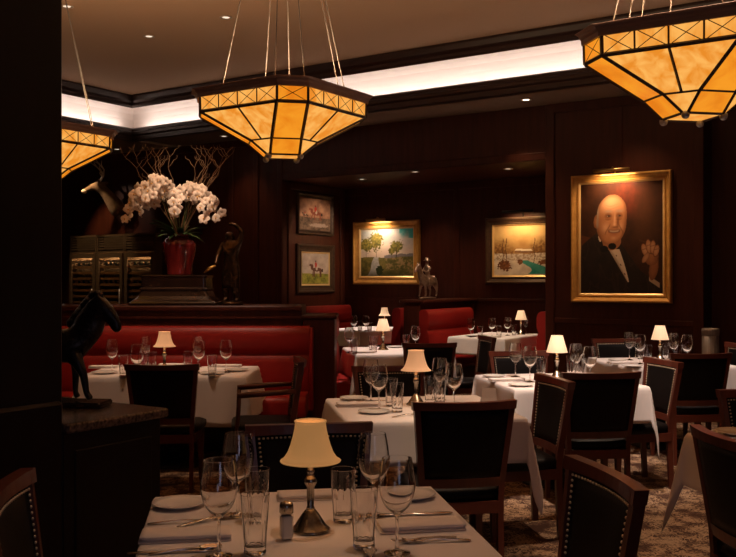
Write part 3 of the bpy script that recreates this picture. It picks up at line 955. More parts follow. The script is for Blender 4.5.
# cropped table
p1 = plate(737, 437, 'large dinner plate on the cropped table behind the curved chair rail', .13)
tag(shared('plate.11', lambda: plate_mb(.11), 'bread_plate', M['china']), 'smaller plate stacked on the large dinner plate', 'plate', 'small white plates').location = p1.location + Vector((.01, .0, .014))

# ------------------------------------------------------------------ pendant lights
def pendant(x, y, z, label):
    """octagonal pendant: a square with narrow cut corners, sides along the room's axes"""
    t = thing('pendant_light', label, 'pendant lamp', (x, y, z), ROOM_YAW, 'amber art glass pendant lights')
    CW = .095                                            # half width of a corner panel
    def corners(a):
        """octagon for a square of half size a whose corner panels are 2*CW wide"""
        c = CW * math.sqrt(2)
        return [(a - c, -a), (a, -a + c), (a, a - c), (a - c, a), (-a + c, a), (-a, a - c), (-a, -a + c), (-a + c, -a)]
    def ring(a, z): return [(p[0], p[1], z) for p in corners(a)]
    A0, A1, A2, A3 = .147, .222, .450, .452
    Z0, Z1, Z2, Z3, Z4 = .0, .088, .262, .365, .415
    # rim
    mb = MB()
    mb.loft([ring(A3 - .02, Z3 - .012), ring(A3 + .012, Z3 - .012), ring(A3 + .014, Z3 + .012), ring(A3 + .022, Z3 + .022), ring(A3 + .024, Z3 + .034), ring(A3 + .036, Z3 + .044), ring(A3 + .038, Z4 - .008), ring(A3 + .02, Z4 - .004), ring(A3 - .02, Z3 + .02), ring(A3 - .02, Z3 - .012)], False, False, False)
    mb.build('rim', M['iron'], t)
    R0, R1, R2, R3 = ring(A0, Z0), ring(A1, Z1), ring(A2, Z2), ring(A3, Z3)
    # glass panels: faces 0,2,4,6 are corner panels, 1,3,5,7 the long sides
    for k in range(8):
        j = (k + 1) % 8
        corner = (k % 2 == 0)
        m = M['orange'] if corner else M['amber']
        mb = MB()
        mb.add([R2[k], R2[j], R3[j], R3[k]], [(0, 1, 2, 3)])
        mb.add([R1[k], R1[j], R2[j], R2[k]], [(0, 1, 2, 3)])
        mb.add([R0[k], R0[j], R1[j], R1[k]], [(0, 1, 2, 3)])
        o = mb.build('glass_panel', m, t)
        sm = o.modifiers.new('t', 'SOLIDIFY'); sm.thickness = .003; sm.offset = 0
        # leading of this side
        ld = MB()
        def bar(p, q, w, out=.002):
            ld.tube([p, q], w, 4, smooth=False)
        V = Vector
        bar(R2[k], R2[j], .012); bar(R1[k], R1[j], .0075); bar(R0[k], R0[j], .009); bar(R3[k], R3[j], .012)
        bar(R0[k], R1[k], .010); bar(R1[k], R2[k], .012); bar(R2[k], R3[k], .011)
        n = 1 if corner else 4
        if not corner:
            bar((V(R1[k]) + V(R1[j])) / 2, (V(R2[k]) + V(R2[j])) / 2, .009)
        for i in range(n):
            a, b = i / n, (i + 1) / n
            p00, p10 = V(R2[k]).lerp(V(R2[j]), a), V(R2[k]).lerp(V(R2[j]), b)
            p01, p11 = V(R3[k]).lerp(V(R3[j]), a), V(R3[k]).lerp(V(R3[j]), b)
            if i: bar(p00, p01, .0065)
            bar(p00, p11, .0036); bar(p10, p01, .0036)
        ld.build('leading', M['leading'], t)
    mb = MB(); mb.add(R0, [tuple(range(8))]); o = mb.build('bottom_glass', M['amber'], t)
    for k in range(4):
        a = PI / 2 * k
        mb = MB(); c = (A0 * math.cos(a), A0 * math.sin(a), -.012)
        mb.ball(c, .021, 12, 8); mb.lathe([(.006, 0), (.006, .02)], 8, c)
        mb.build('finial', M['brushed'], t)
    # cables to the canopy
    top = ZC - z
    pts = corners(.36)
    for k in range(8):
        p = pts[k]; an = math.atan2(p[1], p[0])
        mb = MB(); mb.tube([(p[0], p[1], Z3 + .01), (.07 * math.cos(an), .07 * math.sin(an), top - .05)], .0030, 6)
        mb.build('cable', M['wire'], t)
    mb = MB(); mb.lathe([(.045, top - .07), (.10, top - .05), (.11, top - .012), (.11, top)], 24); mb.build('canopy', M['iron'], t)
    l = bpy.data.lights.new('pendant_bulb', 'POINT'); l.energy = PEND_W; l.color = (1, .66, .38); l.shadow_soft_size = .12
    lo = bpy.data.objects.new('pendant_bulb', l); col.objects.link(lo); lo.parent = t; lo.location = (0, 0, .30)
    return t
PEND_W = 112
PZ = 2.325
pendant(*xy(283, 6.0), PZ, 'amber art glass pendant hanging whole, below the lit cove')
pendant(*xy(693, 4.55), PZ, 'largest amber art glass pendant, cut off by the picture corner above the portrait')
pendant(*xy(42, 7.4), PZ, 'amber art glass pendant half hidden behind the tall dark pillar')

# ------------------------------------------------------------------ recessed lights
def recessed(pos, label, r=.048, lens='bulbdim'):
    t = thing('recessed_light', label, 'ceiling light', pos, 0, 'recessed downlights')
    mb = MB(); mb.lathe([(r, 0), (r + .022, -.004), (r + .022, -.010), (r - .004, -.008), (r - .01, 0)], 24, cap0=False, cap1=False); mb.build('ring', M['whitering'], t)
    mb = MB(); mb.lathe([(r - .006, -.004), (.001, -.004)], 24, cap0=True, cap1=True); mb.build('lens', M[lens], t)
def ceil_at(u, v, z):
    d = (z - EYE) * F / (HV - v)
    return Vector(((u - 368) * d / F, d, z))
recessed(ceil_at(149, 36, ZC), 'recessed light in the upper ceiling, further from the pendant cables')
recessed(ceil_at(226, 17, ZC), 'recessed light in the upper ceiling, just beside the pendant cables')
recessed(ceil_at(67, 6, ZC), 'recessed light in the upper ceiling touching the tall pillar')
recessed(ceil_at(117, 149, ZS), 'recessed light in the dropped soffit above the deer antlers')
recessed(ceil_at(224, 136, ZS), 'recessed light in the dropped soffit behind the whole pendant')
recessed(ceil_at(526, 99.5, ZS), 'recessed light in the dropped soffit before the largest pendant', lens='bulb')
recessed(ceil_at(362, 179, ZN), 'recessed light in the alcove ceiling above the meadow landscape')
recessed(ceil_at(415, 171.5, ZN), 'recessed light in the alcove ceiling between the two landscapes')
recessed(ceil_at(508, 168.5, ZN), 'recessed light in the alcove ceiling above the snow landscape')

# ------------------------------------------------------------------ paintings
def lerp3(a, b, k):
    k = max(0, min(1, k)); return tuple(a[i] + (b[i] - a[i]) * k for i in range(3))
def sm(a, b, x):
    k = max(0, min(1, (x - a) / (b - a))); return k * k * (3 - 2 * k)
def fbm(x, y, s=0.0, o=4):
    q = 0; a = .5; f = 1
    for i in range(o):
        q += a * noise.noise(Vector((x * f + s, y * f - s, s * 1.7))); a *= .5; f *= 2
    return q
def ell(u, v, cx, cy, rx, ry):
    return math.hypot((u - cx) / rx, (v - cy) / ry)

def paint_gentleman(u, v):
    n = fbm(u * 9, v * 9, 3)
    c = lerp3((.022, .008, .004), (.055, .018, .007), .5 + n)
    red = math.exp(-((u - .62) / .22) ** 2 - ((v - .88) / .16) ** 2)
    c = lerp3(c, (.15, .020, .007), red * (.6 + n))
    c = lerp3(c, (.10, .035, .012), math.exp(-((u - .80) / .12) ** 2 - ((v - .70) / .3) ** 2) * .6)
    # chair back behind the shoulder
    if u < .22 and .40 < v < .535 - .2 * u: c = lerp3(c, (.10, .03, .01), .8)
    # coat
    sh = .50 + .06 * math.sin(u * 5) - max(0, .20 - u) * .35 if u < .36 else .60 - (u - .36) * 1.05
    if u > .74: sh = .20 - (u - .74) * .5
    coat = (.012, .008, .007)
    if v < sh and u > .01:
        c = lerp3(coat, (.024, .014, .010), .5 + n)
        fold = abs(fbm(u * 6 + v * 3, v * 2 - u * 3, 8))
        if fold < .04: c = lerp3(c, (.035, .02, .014), .6)
    # shirt front
    if .10 < v < .40:
        k = (v - .10) / .30
        a = .585 - .235 * k; b = .600 - .085 * k * (1 + .4 * k)
        if a < u < b:
            c = lerp3((.34, .24, .17), (.60, .47, .36), sm(a, (a + b) / 2, u) + n * .4)
            if abs((u - a) - (b - a) * .45) < .006 and int(v * 60) % 5 == 0: c = (.05, .03, .02)
    # collar and bow tie
    if ell(u, v, .245, .545, .025, .075) < 1: c = (.62, .48, .36)
    # raised hand with cuff
    if abs((v - .105) - (u - .90) * -.5) < .022 and .84 < u < .965: c = (.42, .30, .21)
    skin = (.42, .17, .070); lit = (.72, .40, .22); dark = (.12, .040, .016)
    # a loosely closed hand: wrist, back of the hand, four bent fingers, thumb
    def blob(cx, cy, rx, ry, a):
        ca, sa = math.cos(a), math.sin(a)
        x, y = (u - cx) * ca + (v - cy) * sa, -(u - cx) * sa + (v - cy) * ca
        return math.hypot(x / rx, y / ry)
    hskin = (.34, .135, .055)
    if blob(.895, .225, .052, .110, -.25) < 1: c = lerp3(lerp3(hskin, dark, .35), dark, max(0, (blob(.895, .225, .052, .110, -.25) - .5) * 1.2))
    if blob(.865, .330, .088, .080, -.2) < 1: c = lerp3(hskin, dark, max(0, blob(.865, .330, .088, .080, -.2) ** 2 * .8 - n))
    for (cx, cy, rx, ry, a) in ((.790, .385, .034, .062, .5), (.838, .418, .033, .062, .25), (.884, .412, .032, .058, -.05), (.925, .380, .030, .052, -.35)):
        e = blob(cx, cy, rx, ry, a)
        if e < 1.12: c = dark if e > .97 else lerp3(lerp3(hskin, lit, .45), hskin, e ** 2)
        if e < .9 and abs(v - cy - .012 - .2 * (u - cx)) < .005: c = lerp3(c, dark, .5)
    e = blob(.800, .320, .028, .060, -.75)
    if e < 1: c = lerp3(lerp3(hskin, lit, .3), dark, e ** 3 * .8)
    if abs((v - .47) - (u - .75) * -.25) < .008 and .72 < u < .80: c = (.07, .03, .015)
    # head: broad bald dome, full jaw, turned a little to one side
    hx, hy = u - (v - .66) * .06, v
    wid = .186 - .016 * sm(.60, .45, hy) - .03 * sm(.80, .90, hy)
    e = (abs((hx - .385) / wid) ** 2.4 + abs((hy - .668) / .228) ** 2.6) ** (1 / 2.5)
    def gs(cx, cy, rx, ry): return math.exp(-((hx - cx) / rx) ** 2 - ((hy - cy) / ry) ** 2)
    ee = ell(hx, hy, .196, .655, .034, .062)
    if ee < 1: c = lerp3(lerp3(skin, dark, .3), dark, ee * .8)
    if ell(hx, hy, .40, .475, .115, .085) < 1: c = lerp3(dark, skin, .55)
    if e < 1:
        side = sm(.20, .40, hx) * (1 - .75 * sm(.47, .58, hx))
        c = lerp3(lerp3(dark, skin, .45), skin, side + n * .5)
        c = lerp3(c, lit, gs(.355, .815, .11, .075) * .75)
        c = lerp3(c, lit, gs(.315, .595, .045, .040) * .55 + gs(.500, .600, .030, .035) * .40)
        c = lerp3(c, dark, sm(.80, 1.0, e) * .55)
        hair = sm(.245, .205, hx + .02 * n) * sm(.57, .63, hy) * sm(.82, .74, hy)
        c = lerp3(c, (.26, .19, .14), hair * .8)
        hy -= .038
        for ex, k in ((.345, 1), (.475, .85)):
            c = lerp3(c, dark, gs(ex, .668, .050, .030) * .85 * k)          # eye socket
            c = lerp3(c, (.30, .22, .17), gs(ex, .708, .046, .012) * .85)      # grey brow
            c = lerp3(c, (.02, .010, .007), gs(ex + .004, .664, .026, .0075) * .95)
            c = lerp3(c, (.50, .36, .26), gs(ex - .012, .6625, .006, .004) * .8)
            c = lerp3(c, dark, gs(ex, .632, .040, .007) * .5)               # bag under the eye
            q = math.hypot((hx - ex) / 1.2, hy - .660)
            c = lerp3(c, (.50, .32, .18), math.exp(-((q - .046) / .0035) ** 2) * .15)   # thin spectacles
        c = lerp3(c, lit, gs(.425, .630, .014, .050) * .6 + gs(.425, .585, .024, .016) * .5)
        c = lerp3(c, dark, gs(.466, .610, .016, .055) * .85 + gs(.430, .562, .034, .008) * .75)
        for k in (-1, 1):                                                  # smile folds
            fx = .425 + k * (.052 + .055 * sm(.60, .50, hy))
            c = lerp3(c, dark, math.exp(-((hx - fx) / .008) ** 2) * sm(.48, .52, hy) * sm(.61, .57, hy) * .7)
        my = .520 + ((hx - .425) ** 2) * 1.9
        mw = sm(.090, .060, abs(hx - .425))
        c = lerp3(c, (.10, .028, .016), math.exp(-((hy - my) / .017) ** 2) * mw * .95)
        c = lerp3(c, (.56, .42, .31), math.exp(-((hy - my - .003) / .0075) ** 2) * sm(.070, .045, abs(hx - .425)) * .65)
        c = lerp3(c, (.34, .10, .055), gs(.425, .492, .050, .008) * .6)
        c = lerp3(c, lit, gs(.420, .463, .030, .014) * .35)
        hy += .038
        for wy in (.775, .80):
            c = lerp3(c, dark, math.exp(-((hy - wy - .01 * math.sin(hx * 30)) / .004) ** 2) * gs(.38, .78, .08, .05) * .25)
    # bow tie
    for sx in (-1, 1):
        if ell(u, v, .345 + sx * .05, .415 + sx * .012, .050, .030) < 1: c = (.008, .006, .006)
    return c
hypot_ = math.hypot

def tree(u, v, cx, base, top, w, n):
    if abs(u - cx) < .006 and base < v < base + (top - base) * .6: return 'trunk'
    cy = (top + base) / 2 + (top - base) * .18
    if ell(u, v, cx, cy, w, (top - base) * .36) + n * 1.1 < 1: return 'leaf'
    return None
def paint_meadow(u, v):
    n = fbm(u * 7, v * 7, 11); f = fbm(u * 26, v * 26, 4)
    sky = lerp3((.66, .52, .45), (.42, .44, .46), sm(.42, .98, v) + n * .5)
    sky = lerp3(sky, (.80, .66, .52), max(0, fbm(u * 4, v * 5, 21)) * 1.6)
    if u > .74 and v > .80: sky = lerp3(sky, (.05, .38, .36), sm(.0, .3, (u - .74) + (v - .80) + n * .3))
    c = sky
    hor = .40 + .015 * math.sin(u * 9)
    if hor - .02 < v < hor + .06 + .05 * fbm(u * 9, 0, 2) and .45 < u: c = lerp3((.16, .15, .17), (.24, .21, .22), .5 + n)
    if v < hor:
        c = lerp3((.07, .075, .02), (.26, .21, .06), .5 + n * 1.2 + f * .6)
        if u > .48: c = lerp3(c, (.36, .24, .12), sm(.10, .25, f + n + .1) * .8)
        # a stream that winds to the front
        mid = .30 + .10 * math.sin(v * 12) * (.42 - v) + (.40 - v) * -.15
        if abs(u - mid) < .045 + (.4 - v) * .22: c = lerp3((.30, .33, .35), (.60, .56, .52), .5 + f)
        if v < .16: c = lerp3(c, (.035, .045, .015), sm(.16, .0, v) * .7 + f * .4)
        if ell(u, v, .36, .12, .07, .11) + f * .6 < 1: c = (.03, .045, .015)
    for cx, b, t, w in ((.10, .40, .80, .13), (.30, .40, .92, .12), (.68, .40, .74, .12), (.60, .38, .62, .06)):
        r = tree(u, v, cx, b, t, w, f * .9 + n * .3)
        if r == 'trunk': c = (.06, .035, .02)
        elif r == 'leaf': c = lerp3((.07, .075, .015), (.34, .27, .06), .45 + f * 1.4)
    return c
def paint_snow(u, v):
    n = fbm(u * 6, v * 6, 31); f = fbm(u * 24, v * 24, 7)
    c = lerp3((.40, .22, .08), (.66, .44, .19), sm(.45, .95, v) + n * .7)
    # bare golden woods
    for cx, w, h in ((.12, .16, .80), (.30, .10, .66), (.72, .13, .72), (.88, .16, .84), (.52, .10, .58)):
        e = ((u - cx) / w) ** 2
        if v > .38 and e < 1:
            k = (1 - e) * sm(h, h - .30, v) * (.55 + 1.6 * f + n)
            c = lerp3(c, (.15, .062, .016), max(0, min(.85, k * 1.5)))
    if v < .44 + .03 * n:
        c = lerp3((.50, .42, .36), (.82, .72, .60), .5 + n * 1.3)
        mid = .72 - (v - .12) * .55 + .10 * math.sin(v * 15)
        if .02 < v < .30 and abs(u - mid) < .10 + (.24 - v) * .55: c = lerp3((.02, .22, .19), (.10, .40, .33), .5 + n + f * .5)
        if v > .30 and f > .02: c = lerp3(c, (.22, .11, .05), .6)
    for cx, cy, w, h in ((.18, .20, .11, .11), (.45, .27, .05, .05), (.86, .26, .09, .05)):
        if ell(u, v, cx, cy, w, h) + f * 1.2 < 1: c = lerp3((.10, .035, .015), (.28, .11, .04), .5 + f * 1.5)
    for cx in (.15, .21, .70, .92):
        if abs(u - cx - .01 * math.sin(v * 20)) < .006 and .25 < v < .75: c = (.10, .045, .02)
    # a small farmhouse under snow
    for cx, cy, w in ((.44, .455, .07), (.57, .445, .09)):
        if abs(u - cx) < w and cy < v < cy + .045: c = lerp3((.16, .07, .03), (.30, .17, .09), .5 + f)
        if abs(u - cx) < w + .015 - (v - cy - .045) * .8 and cy + .045 <= v < cy + .085: c = (.80, .70, .58)
    return c
def rider(u, v, cx, cy, s, coat, horse, gallop):
    """small rider on a horse: colour or None"""
    x, y = (u - cx) / s, (v - cy) / s
    if ell(x, y, -.12, 1.02, .07, .08) < 1: return (.10, .05, .03)
    if ell(x, y, -.10, .72, .11, .25) < 1: return coat
    if ell(x, y, -.02, .42, .10, .20) < 1: return (.55, .45, .35)
    if ell(x, y, 0, .30, .48, .17) < 1: return horse
    if ell(x, y, -.48, .52, .13, .25) < 1 or ell(x, y, -.62, .68, .15, .085) < 1: return horse
    for lx, k in ((-.36, -.5), (-.26, .2), (.30, .4), (.42, -.2)):
        kk = k * (1.6 if gallop else .25)
        if -.35 < y < .25 and abs(x - lx - kk * (.25 - y) * .5) < .05: return horse
    if ell(x, y, .54, .22, .09, .16) < 1: return (.04, .02, .012)
    return None
def paint_hunt(u, v):
    n = fbm(u * 6, v * 6, 51); f = fbm(u * 22, v * 22, 9)
    c = lerp3((.24, .11, .07), (.60, .32, .18), .5 + n * 1.4 - .35 * abs(u - .5))
    if v < .40 + .04 * n:
        c = lerp3((.07, .045, .03), (.26, .16, .10), .5 + n + f)
        if v < .28 and ell(u, v, .62, .16, .28, .06) + f < 1: c = (.44, .32, .25)
    r = rider(u, v, .54, .44, .32, (.50, .045, .02), (.24, .06, .03), True)
    if r: c = r
    r = rider(u, v, .18, .42, .15, (.36, .05, .03), (.10, .05, .03), True)
    if r: c = r
    return c
def paint_horseman(u, v):
    n = fbm(u * 6, v * 6, 61); f = fbm(u * 22, v * 22, 15)
    c = lerp3((.40, .30, .24), (.62, .50, .40), .5 + n * 1.1)
    if v < .34 + .03 * n:
        c = lerp3((.14, .15, .02), (.42, .38, .07), .5 + n + f * .9)
    r = rider(u, v, .55, .36, .38, (.50, .045, .025), (.13, .05, .025), False)
    if r: c = r
    return c

def painting(name, label, origin, rz, w, h, fw, fn, res, mats, depth=.06, liner=.02):
    """frame of outer size w x h, base corner point = centre; local -y faces the viewer"""
    t = thing(name, label, 'painting', origin, rz, None)
    def loop(prof, m, nm):
        mb = MB(); rings = []
        for sx, sz in ((-1, -1), (1, -1), (1, 1), (-1, 1)):
            rings.append([(sx * (w / 2 - p), -y, sz * (h / 2 - p)) for p, y in prof])
        rings.append(rings[0])
        mb.loft(rings, False, False, False)
        return mb.build(nm, m, t)
    loop([(0, .005), (0, depth * .7), (fw * .10, depth), (fw * .22, depth), (fw * .30, depth * .72), (fw * .62, depth * .42), (fw * .70, depth * .55), (fw * .80, depth * .5), (fw * .80, .008)], M[mats[0]], 'frame')
    loop([(fw * .80, depth * .42), (fw * .84, depth * .46), (fw, depth * .22), (fw, .010)], M[mats[1]], 'liner')
    cw, ch = w - 2 * fw, h - 2 * fw
    nx = res; nz = max(2, int(res * ch / cw))
    vs = []; fs = []; cs = []
    for k in range(nz + 1):
        for i in range(nx + 1):
            vs.append(((i / nx - .5) * cw, -.014, (k / nz - .5) * ch))
            cs.extend((*fn(i / nx, k / nz), 1.0))
    for k in range(nz):
        for i in range(nx):
            a = k * (nx + 1) + i; fs.append((a, a + 1, a + nx + 2, a + nx + 1))
    mb = MB(); mb.add(vs, fs, True); o = mb.build('canvas', M['paint'], t)
    ca = o.data.color_attributes.new('pigment', 'FLOAT_COLOR', 'POINT')
    ca.data.foreach_set('color', cs)
    mb = MB(); mb.box((0, -.006, 0), (w - .03, .011, h - .03)); mb.build('backing', M['darkwood'], t)
    return t

def wall_rect(u0, u1, t, v_t0, v_b0, v_t1, v_b1):
    s0, s1 = su(u0, t), su(u1, t)
    zt_ = (zt(u0, v_t0, t) + zt(u1, v_t1, t)) / 2; zb = (zt(u0, v_b0, t) + zt(u1, v_b1, t)) / 2
    return (s0 + s1) / 2, (zt_ + zb) / 2, s1 - s0, zt_ - zb
def picture_light(label, s, t, z, L, m, reach=.20, power=6, tilt=30, color=(1, .66, .34), bulb=True):
    o = thing('picture_light', label, 'picture light', room(s, t, z), ROOM_YAW, 'lamps above the paintings')
    mb = MB(); mb.tube([(-L / 2, -reach, .05), (L / 2, -reach, .05)], .020, 12); mb.build('lamp_tube', M[m], o)
    mb = MB(); mb.tube([(0, -.002, -.06), (0, -.06, .07), (0, -.14, .09), (0, -reach, .055)], .008, 8); mb.build('arm', M[m], o)
    mb = MB(); mb.box((0, -.006, -.06), (.06, .012, .08), ch=.004); mb.build('wall_plate', M[m], o)
    l = bpy.data.lights.new('picture_bulb', 'AREA'); l.shape = 'RECTANGLE'; l.size = L * .9; l.size_y = .02; l.energy = power; l.color = color; l.spread = R(130)
    lo = bpy.data.objects.new('picture_bulb', l); col.objects.link(lo); lo.parent = o
    lo.location = (0, -reach + .004, .027); lo.rotation_euler = (R(tilt), 0, 0)
    return o

s_, z_, w_, h_ = wall_rect(572.5, 673, TM, 176.5, 302, 170, 303.5)
painting('wall_painting', 'big gilt framed portrait of a smiling bald man in black dinner jacket', room(s_, TM - .002, z_), ROOM_YAW, w_, h_, .115, paint_gentleman, 210, ('gold', 'goldlight'), .075)
picture_light('slim picture light above the big portrait', s_ - .06, TM - .002, z_ + h_ / 2 - .025, .44, 'brass', .20, 6.5, 30, (1, .60, .30))
s_, z_, w_, h_ = wall_rect(355, 421, TN, 223.5, 284.5, 218.5, 284)
painting('wall_painting', 'gilt framed meadow landscape with trees and a cloudy sky', room(s_, TN - .002, z_), ROOM_YAW, w_, h_, .135, paint_meadow, 140, ('gold', 'goldlight'), .08)
picture_light('brass picture light shining on the meadow landscape', s_ - .10, TN - .002, z_ + h_ / 2 - .035, .36, 'brass', .20, 4.6, 32, (1, .70, .44))
s_, z_, w_, h_ = wall_rect(487, 561, TN, 218, 284, 216, 284)
painting('wall_painting', 'dark framed snow landscape with a green stream and golden woods', room(s_, TN - .002, z_), ROOM_YAW, w_, h_, .13, paint_snow, 140, ('darkframe', 'goldlight'), .08)
picture_light('black picture light above the snow landscape', s_ + .02, TN - .002, z_ + h_ / 2 + .02, .50, 'base', .24, 4.2, 30, (1, .62, .28))
# two small hunting pictures on the alcove's side wall
def side_t(u):
    # t on the plane s = SA for image column u
    x = (u - 368) / F
    d = SA / (CN * x - SN)
    return d * (CN + SN * x), d
for (u0, u1, vt0, vb0, vt1, vb1, fn, lab, ms, fw) in (
        (296, 332, 192, 234, 196.5, 236, paint_hunt, 'upper small painting of red coated riders galloping, dark framed', ('darkframe', 'darkframe'), .075),
        (295.5, 333, 243.5, 292.5, 245.5, 293.5, paint_horseman, 'lower small painting of a rider on a standing horse, dark framed', ('darkframe', 'goldlight'), .15)):
    ta, da = side_t(u0); tb_, db_ = side_t(u1)
    zt_ = (EYE - (vt0 - HV) * da / F + EYE - (vt1 - HV) * db_ / F) / 2
    zb_ = (EYE - (vb0 - HV) * da / F + EYE - (vb1 - HV) * db_ / F) / 2
    painting('wall_painting', lab, room(SA + .002, (ta + tb_) / 2, (zt_ + zb_) / 2), ROOM_YAW + PI / 2, tb_ - ta, zt_ - zb_, fw, fn, 100, ms, .05)

# ------------------------------------------------------------------ skinned figures
def skin(name, verts, edges, radii, m, parent=None, loc=(0, 0, 0), rz=0.0, root=0, sub=2, scale=1.0):
    me = bpy.data.meshes.new(name)
    me.from_pydata([tuple(c * scale for c in v) for v in verts], edges, [])
    o = bpy.data.objects.new(name, me); col.objects.link(o)
    md = o.modifiers.new('skin', 'SKIN'); md.use_smooth_shade = True
    if not me.skin_vertices: me.skin_vertices.new(name='')
    for i, r in enumerate(radii):
        rr = r if isinstance(r, tuple) else (r, r)
        me.skin_vertices[0].data[i].radius = (rr[0] * scale, rr[1] * scale)
        me.skin_vertices[0].data[i].use_root = (i == root)
    sb_ = o.modifiers.new('sub', 'SUBSURF'); sb_.levels = sub; sb_.render_levels = sub
    me.materials.append(m)
    o.location = loc; o.rotation_euler = (0, 0, rz)
    if parent is not None: o.parent = parent
    return o
def chain(V, E, Rr, start, pts):
    """append a chain to vertex start (None for a new one)"""
    p = start
    for (x, y, z, r) in pts:
        V.append((x, y, z)); Rr.append(r); i = len(V) - 1
        if p is not None: E.append((p, i))
        p = i
    return p

def horse_body(prancing=False, NECK=((.54, 0, 1.00, (.11, .18)), (.62, 0, 1.20, (.09, .14)), (.67, 0, 1.32, (.085, .11))), HEAD=((.80, 0, 1.26, (.075, .095)), (.92, 0, 1.12, (.058, .07)), (.98, 0, 1.03, (.052, .055)))):
    """horse about 1 unit tall at the withers, facing +x, feet at z = 0"""
    V, E, Q = [], [], []
    V.append((-.10, 0, .72)); Q.append((.20, .19)); root = 0
    hind = chain(V, E, Q, 0, [(-.42, 0, .76, (.19, .20))])
    fore = chain(V, E, Q, 0, [(.22, 0, .72, (.19, .21)), (.42, 0, .80, (.15, .18))])
    neck = chain(V, E, Q, fore, NECK)
    chain(V, E, Q, neck, HEAD)
    neck_top = V[neck][2]
    for s in (-1, 1):
        chain(V, E, Q, neck, [(.66, s * .06, neck_top + .13, .030), (.66, s * .065, neck_top + .21, .010)])
    chain(V, E, Q, hind, [(-.60, 0, .80, .06), (-.70, 0, .62, .06), (-.74, 0, .40, .05), (-.73, 0, .25, .02)])
    # fore legs
    chain(V, E, Q, fore - 1, [(.30, .11, .52, .085), (.30, .11, .36, .052), (.29, .11, .10, .036), (.33, .11, .025, .045)])
    if prancing:
        chain(V, E, Q, fore - 1, [(.42, -.11, .52, .085), (.50, -.11, .36, .055), (.54, -.11, .12, .040), (.60, -.11, .03, .050)])
    else:
        chain(V, E, Q, fore - 1, [(.36, -.11, .52, .085), (.40, -.11, .36, .052), (.44, -.11, .10, .036), (.49, -.11, .025, .045)])
    for s, dx in ((1, 0), (-1, .14)):
        chain(V, E, Q, hind, [(-.40 + dx * .5, s * .12, .54, .11), (-.46 + dx, s * .12, .40, .058), (-.54 + dx, s * .12, .30, .045), (-.50 + dx, s * .12, .09, .034), (-.45 + dx, s * .12, .025, .046)])
    return V, E, Q

# black horse on the counter
hp = at(84, 406, .905); hp = Vector((hp.x, hp.y, .903))
hs = thing('horse_statue', 'black bronze horse statue on the granite counter beside the tall pillar', 'statue', hp, R(-6))
V, E, Q = horse_body(True, ((.52, 0, .98, (.15, .25)), (.62, 0, 1.14, (.12, .20)), (.69, 0, 1.24, (.10, .14))), ((.80, 0, 1.15, (.085, .11)), (.89, 0, 1.00, (.064, .08)), (.93, 0, .90, (.058, .060))))
hb = skin('horse_body', V, E, Q, M['blackbronze'], hs, (-.165, 0, .026), 0, 0, 2, .36)
mb = MB()
for i in range(9):
    q = i / 8
    mb.ball(((.32 + .30 * q) * .36 - .165, .004 * math.sin(i * 2), (1.02 + .36 * q) * .36 + .026), (.040, .022, .030), 8, 5)
mb.build('mane', M['blackbronze'], hs)
mb = MB(); mb.box((-.10, 0, .015), (.42, .16, .026), ch=.008); mb.build('plinth', M['stone'], hs)

# rider statuette on the booth partition
rp = room(-6.45, 11.30, 1.222)
rs = thing('rider_statuette', 'small bronze horse and rider statuette on the booth partition', 'statue', rp, R(232))
V, E, Q = horse_body()
skin('horse_body', V, E, Q, M['brownbronze'], rs, (0, 0, .03), 0, 0, 2, .335)
V, E, Q = [(0, 0, .80)], [], [(.12)]
up = chain(V, E, Q, 0, [(.0, 0, 1.05, .12), (.02, 0, 1.28, .13), (.03, 0, 1.40, .06)])
chain(V, E, Q, up, [(.04, 0, 1.52, .085), (.04, 0, 1.60, .075)])
for s in (-1, 1):
    chain(V, E, Q, 0, [(.14, s * .20, .72, .085), (.12, s * .24, .50, .06), (.16, s * .24, .42, .055)])
    chain(V, E, Q, up - 1, [(.06, s * .17, 1.18, .06), (.24, s * .16, 1.04, .045), (.42, s * .06, 1.08, .04)])
skin('rider', V, E, Q, M['brownbronze'], rs, (0, 0, .075), 0, 0, 2, .305)
mb = MB(); mb.lathe([(.055, .562), (.058, .567), (.030, .577), (.028, .60), (.02, .607)], 14, (.012, 0, -.005)); mb.build('hat', M['brownbronze'], rs)
mb = MB(); mb.ball((0, 0, .016), (.20, .085, .022), 16, 8); mb.build('rock_base', M['brownbronze'], rs)

# standing bronze figure on the divider
gp = xy(231, 8.62)
gs = thing('figure_statue', 'dark bronze standing figure with an arm raised over its head, beside the marble plinth', 'statue', (gp[0], gp[1], 1.262), R(-20))
V, E, Q = [(0, 0, .38)], [], [(.070, .062)]
ch_ = chain(V, E, Q, 0, [(.005, 0, .47, (.062, .05)), (.01, 0, .56, (.078, .058)), (.0, 0, .615, .030)])
chain(V, E, Q, ch_, [(-.012, -.012, .66, (.040, .044)), (-.015, -.012, .705, .034)])
chain(V, E, Q, 0, [(-.045, 0, .30, .055), (-.050, -.02, .18, .042), (-.045, 0, .06, .028), (-.055, -.05, .03, .022)])
chain(V, E, Q, 0, [(.050, 0, .30, .055), (.060, -.03, .17, .042), (.07, 0, .05, .028), (.075, -.05, .03, .022)])
chain(V, E, Q, ch_ - 1, [(.095, 0, .60, .032), (.120, 0, .70, .026), (.055, -.02, .765, .021), (-.01, -.03, .775, .020)])
chain(V, E, Q, ch_ - 1, [(-.085, -.01, .575, .032), (-.115, -.05, .47, .027), (-.10, -.12, .38, .02)])
skin('figure', V, E, Q, M['bronze'], gs, (0, 0, .0), 0, 0, 2)
mb = MB(); mb.lathe([(.115, 0), (.12, .01), (.11, .03), (.075, .04)], 20); mb.build('round_base', M['bronze'], gs)
mb = MB()   # drapery round the hips
rings = []
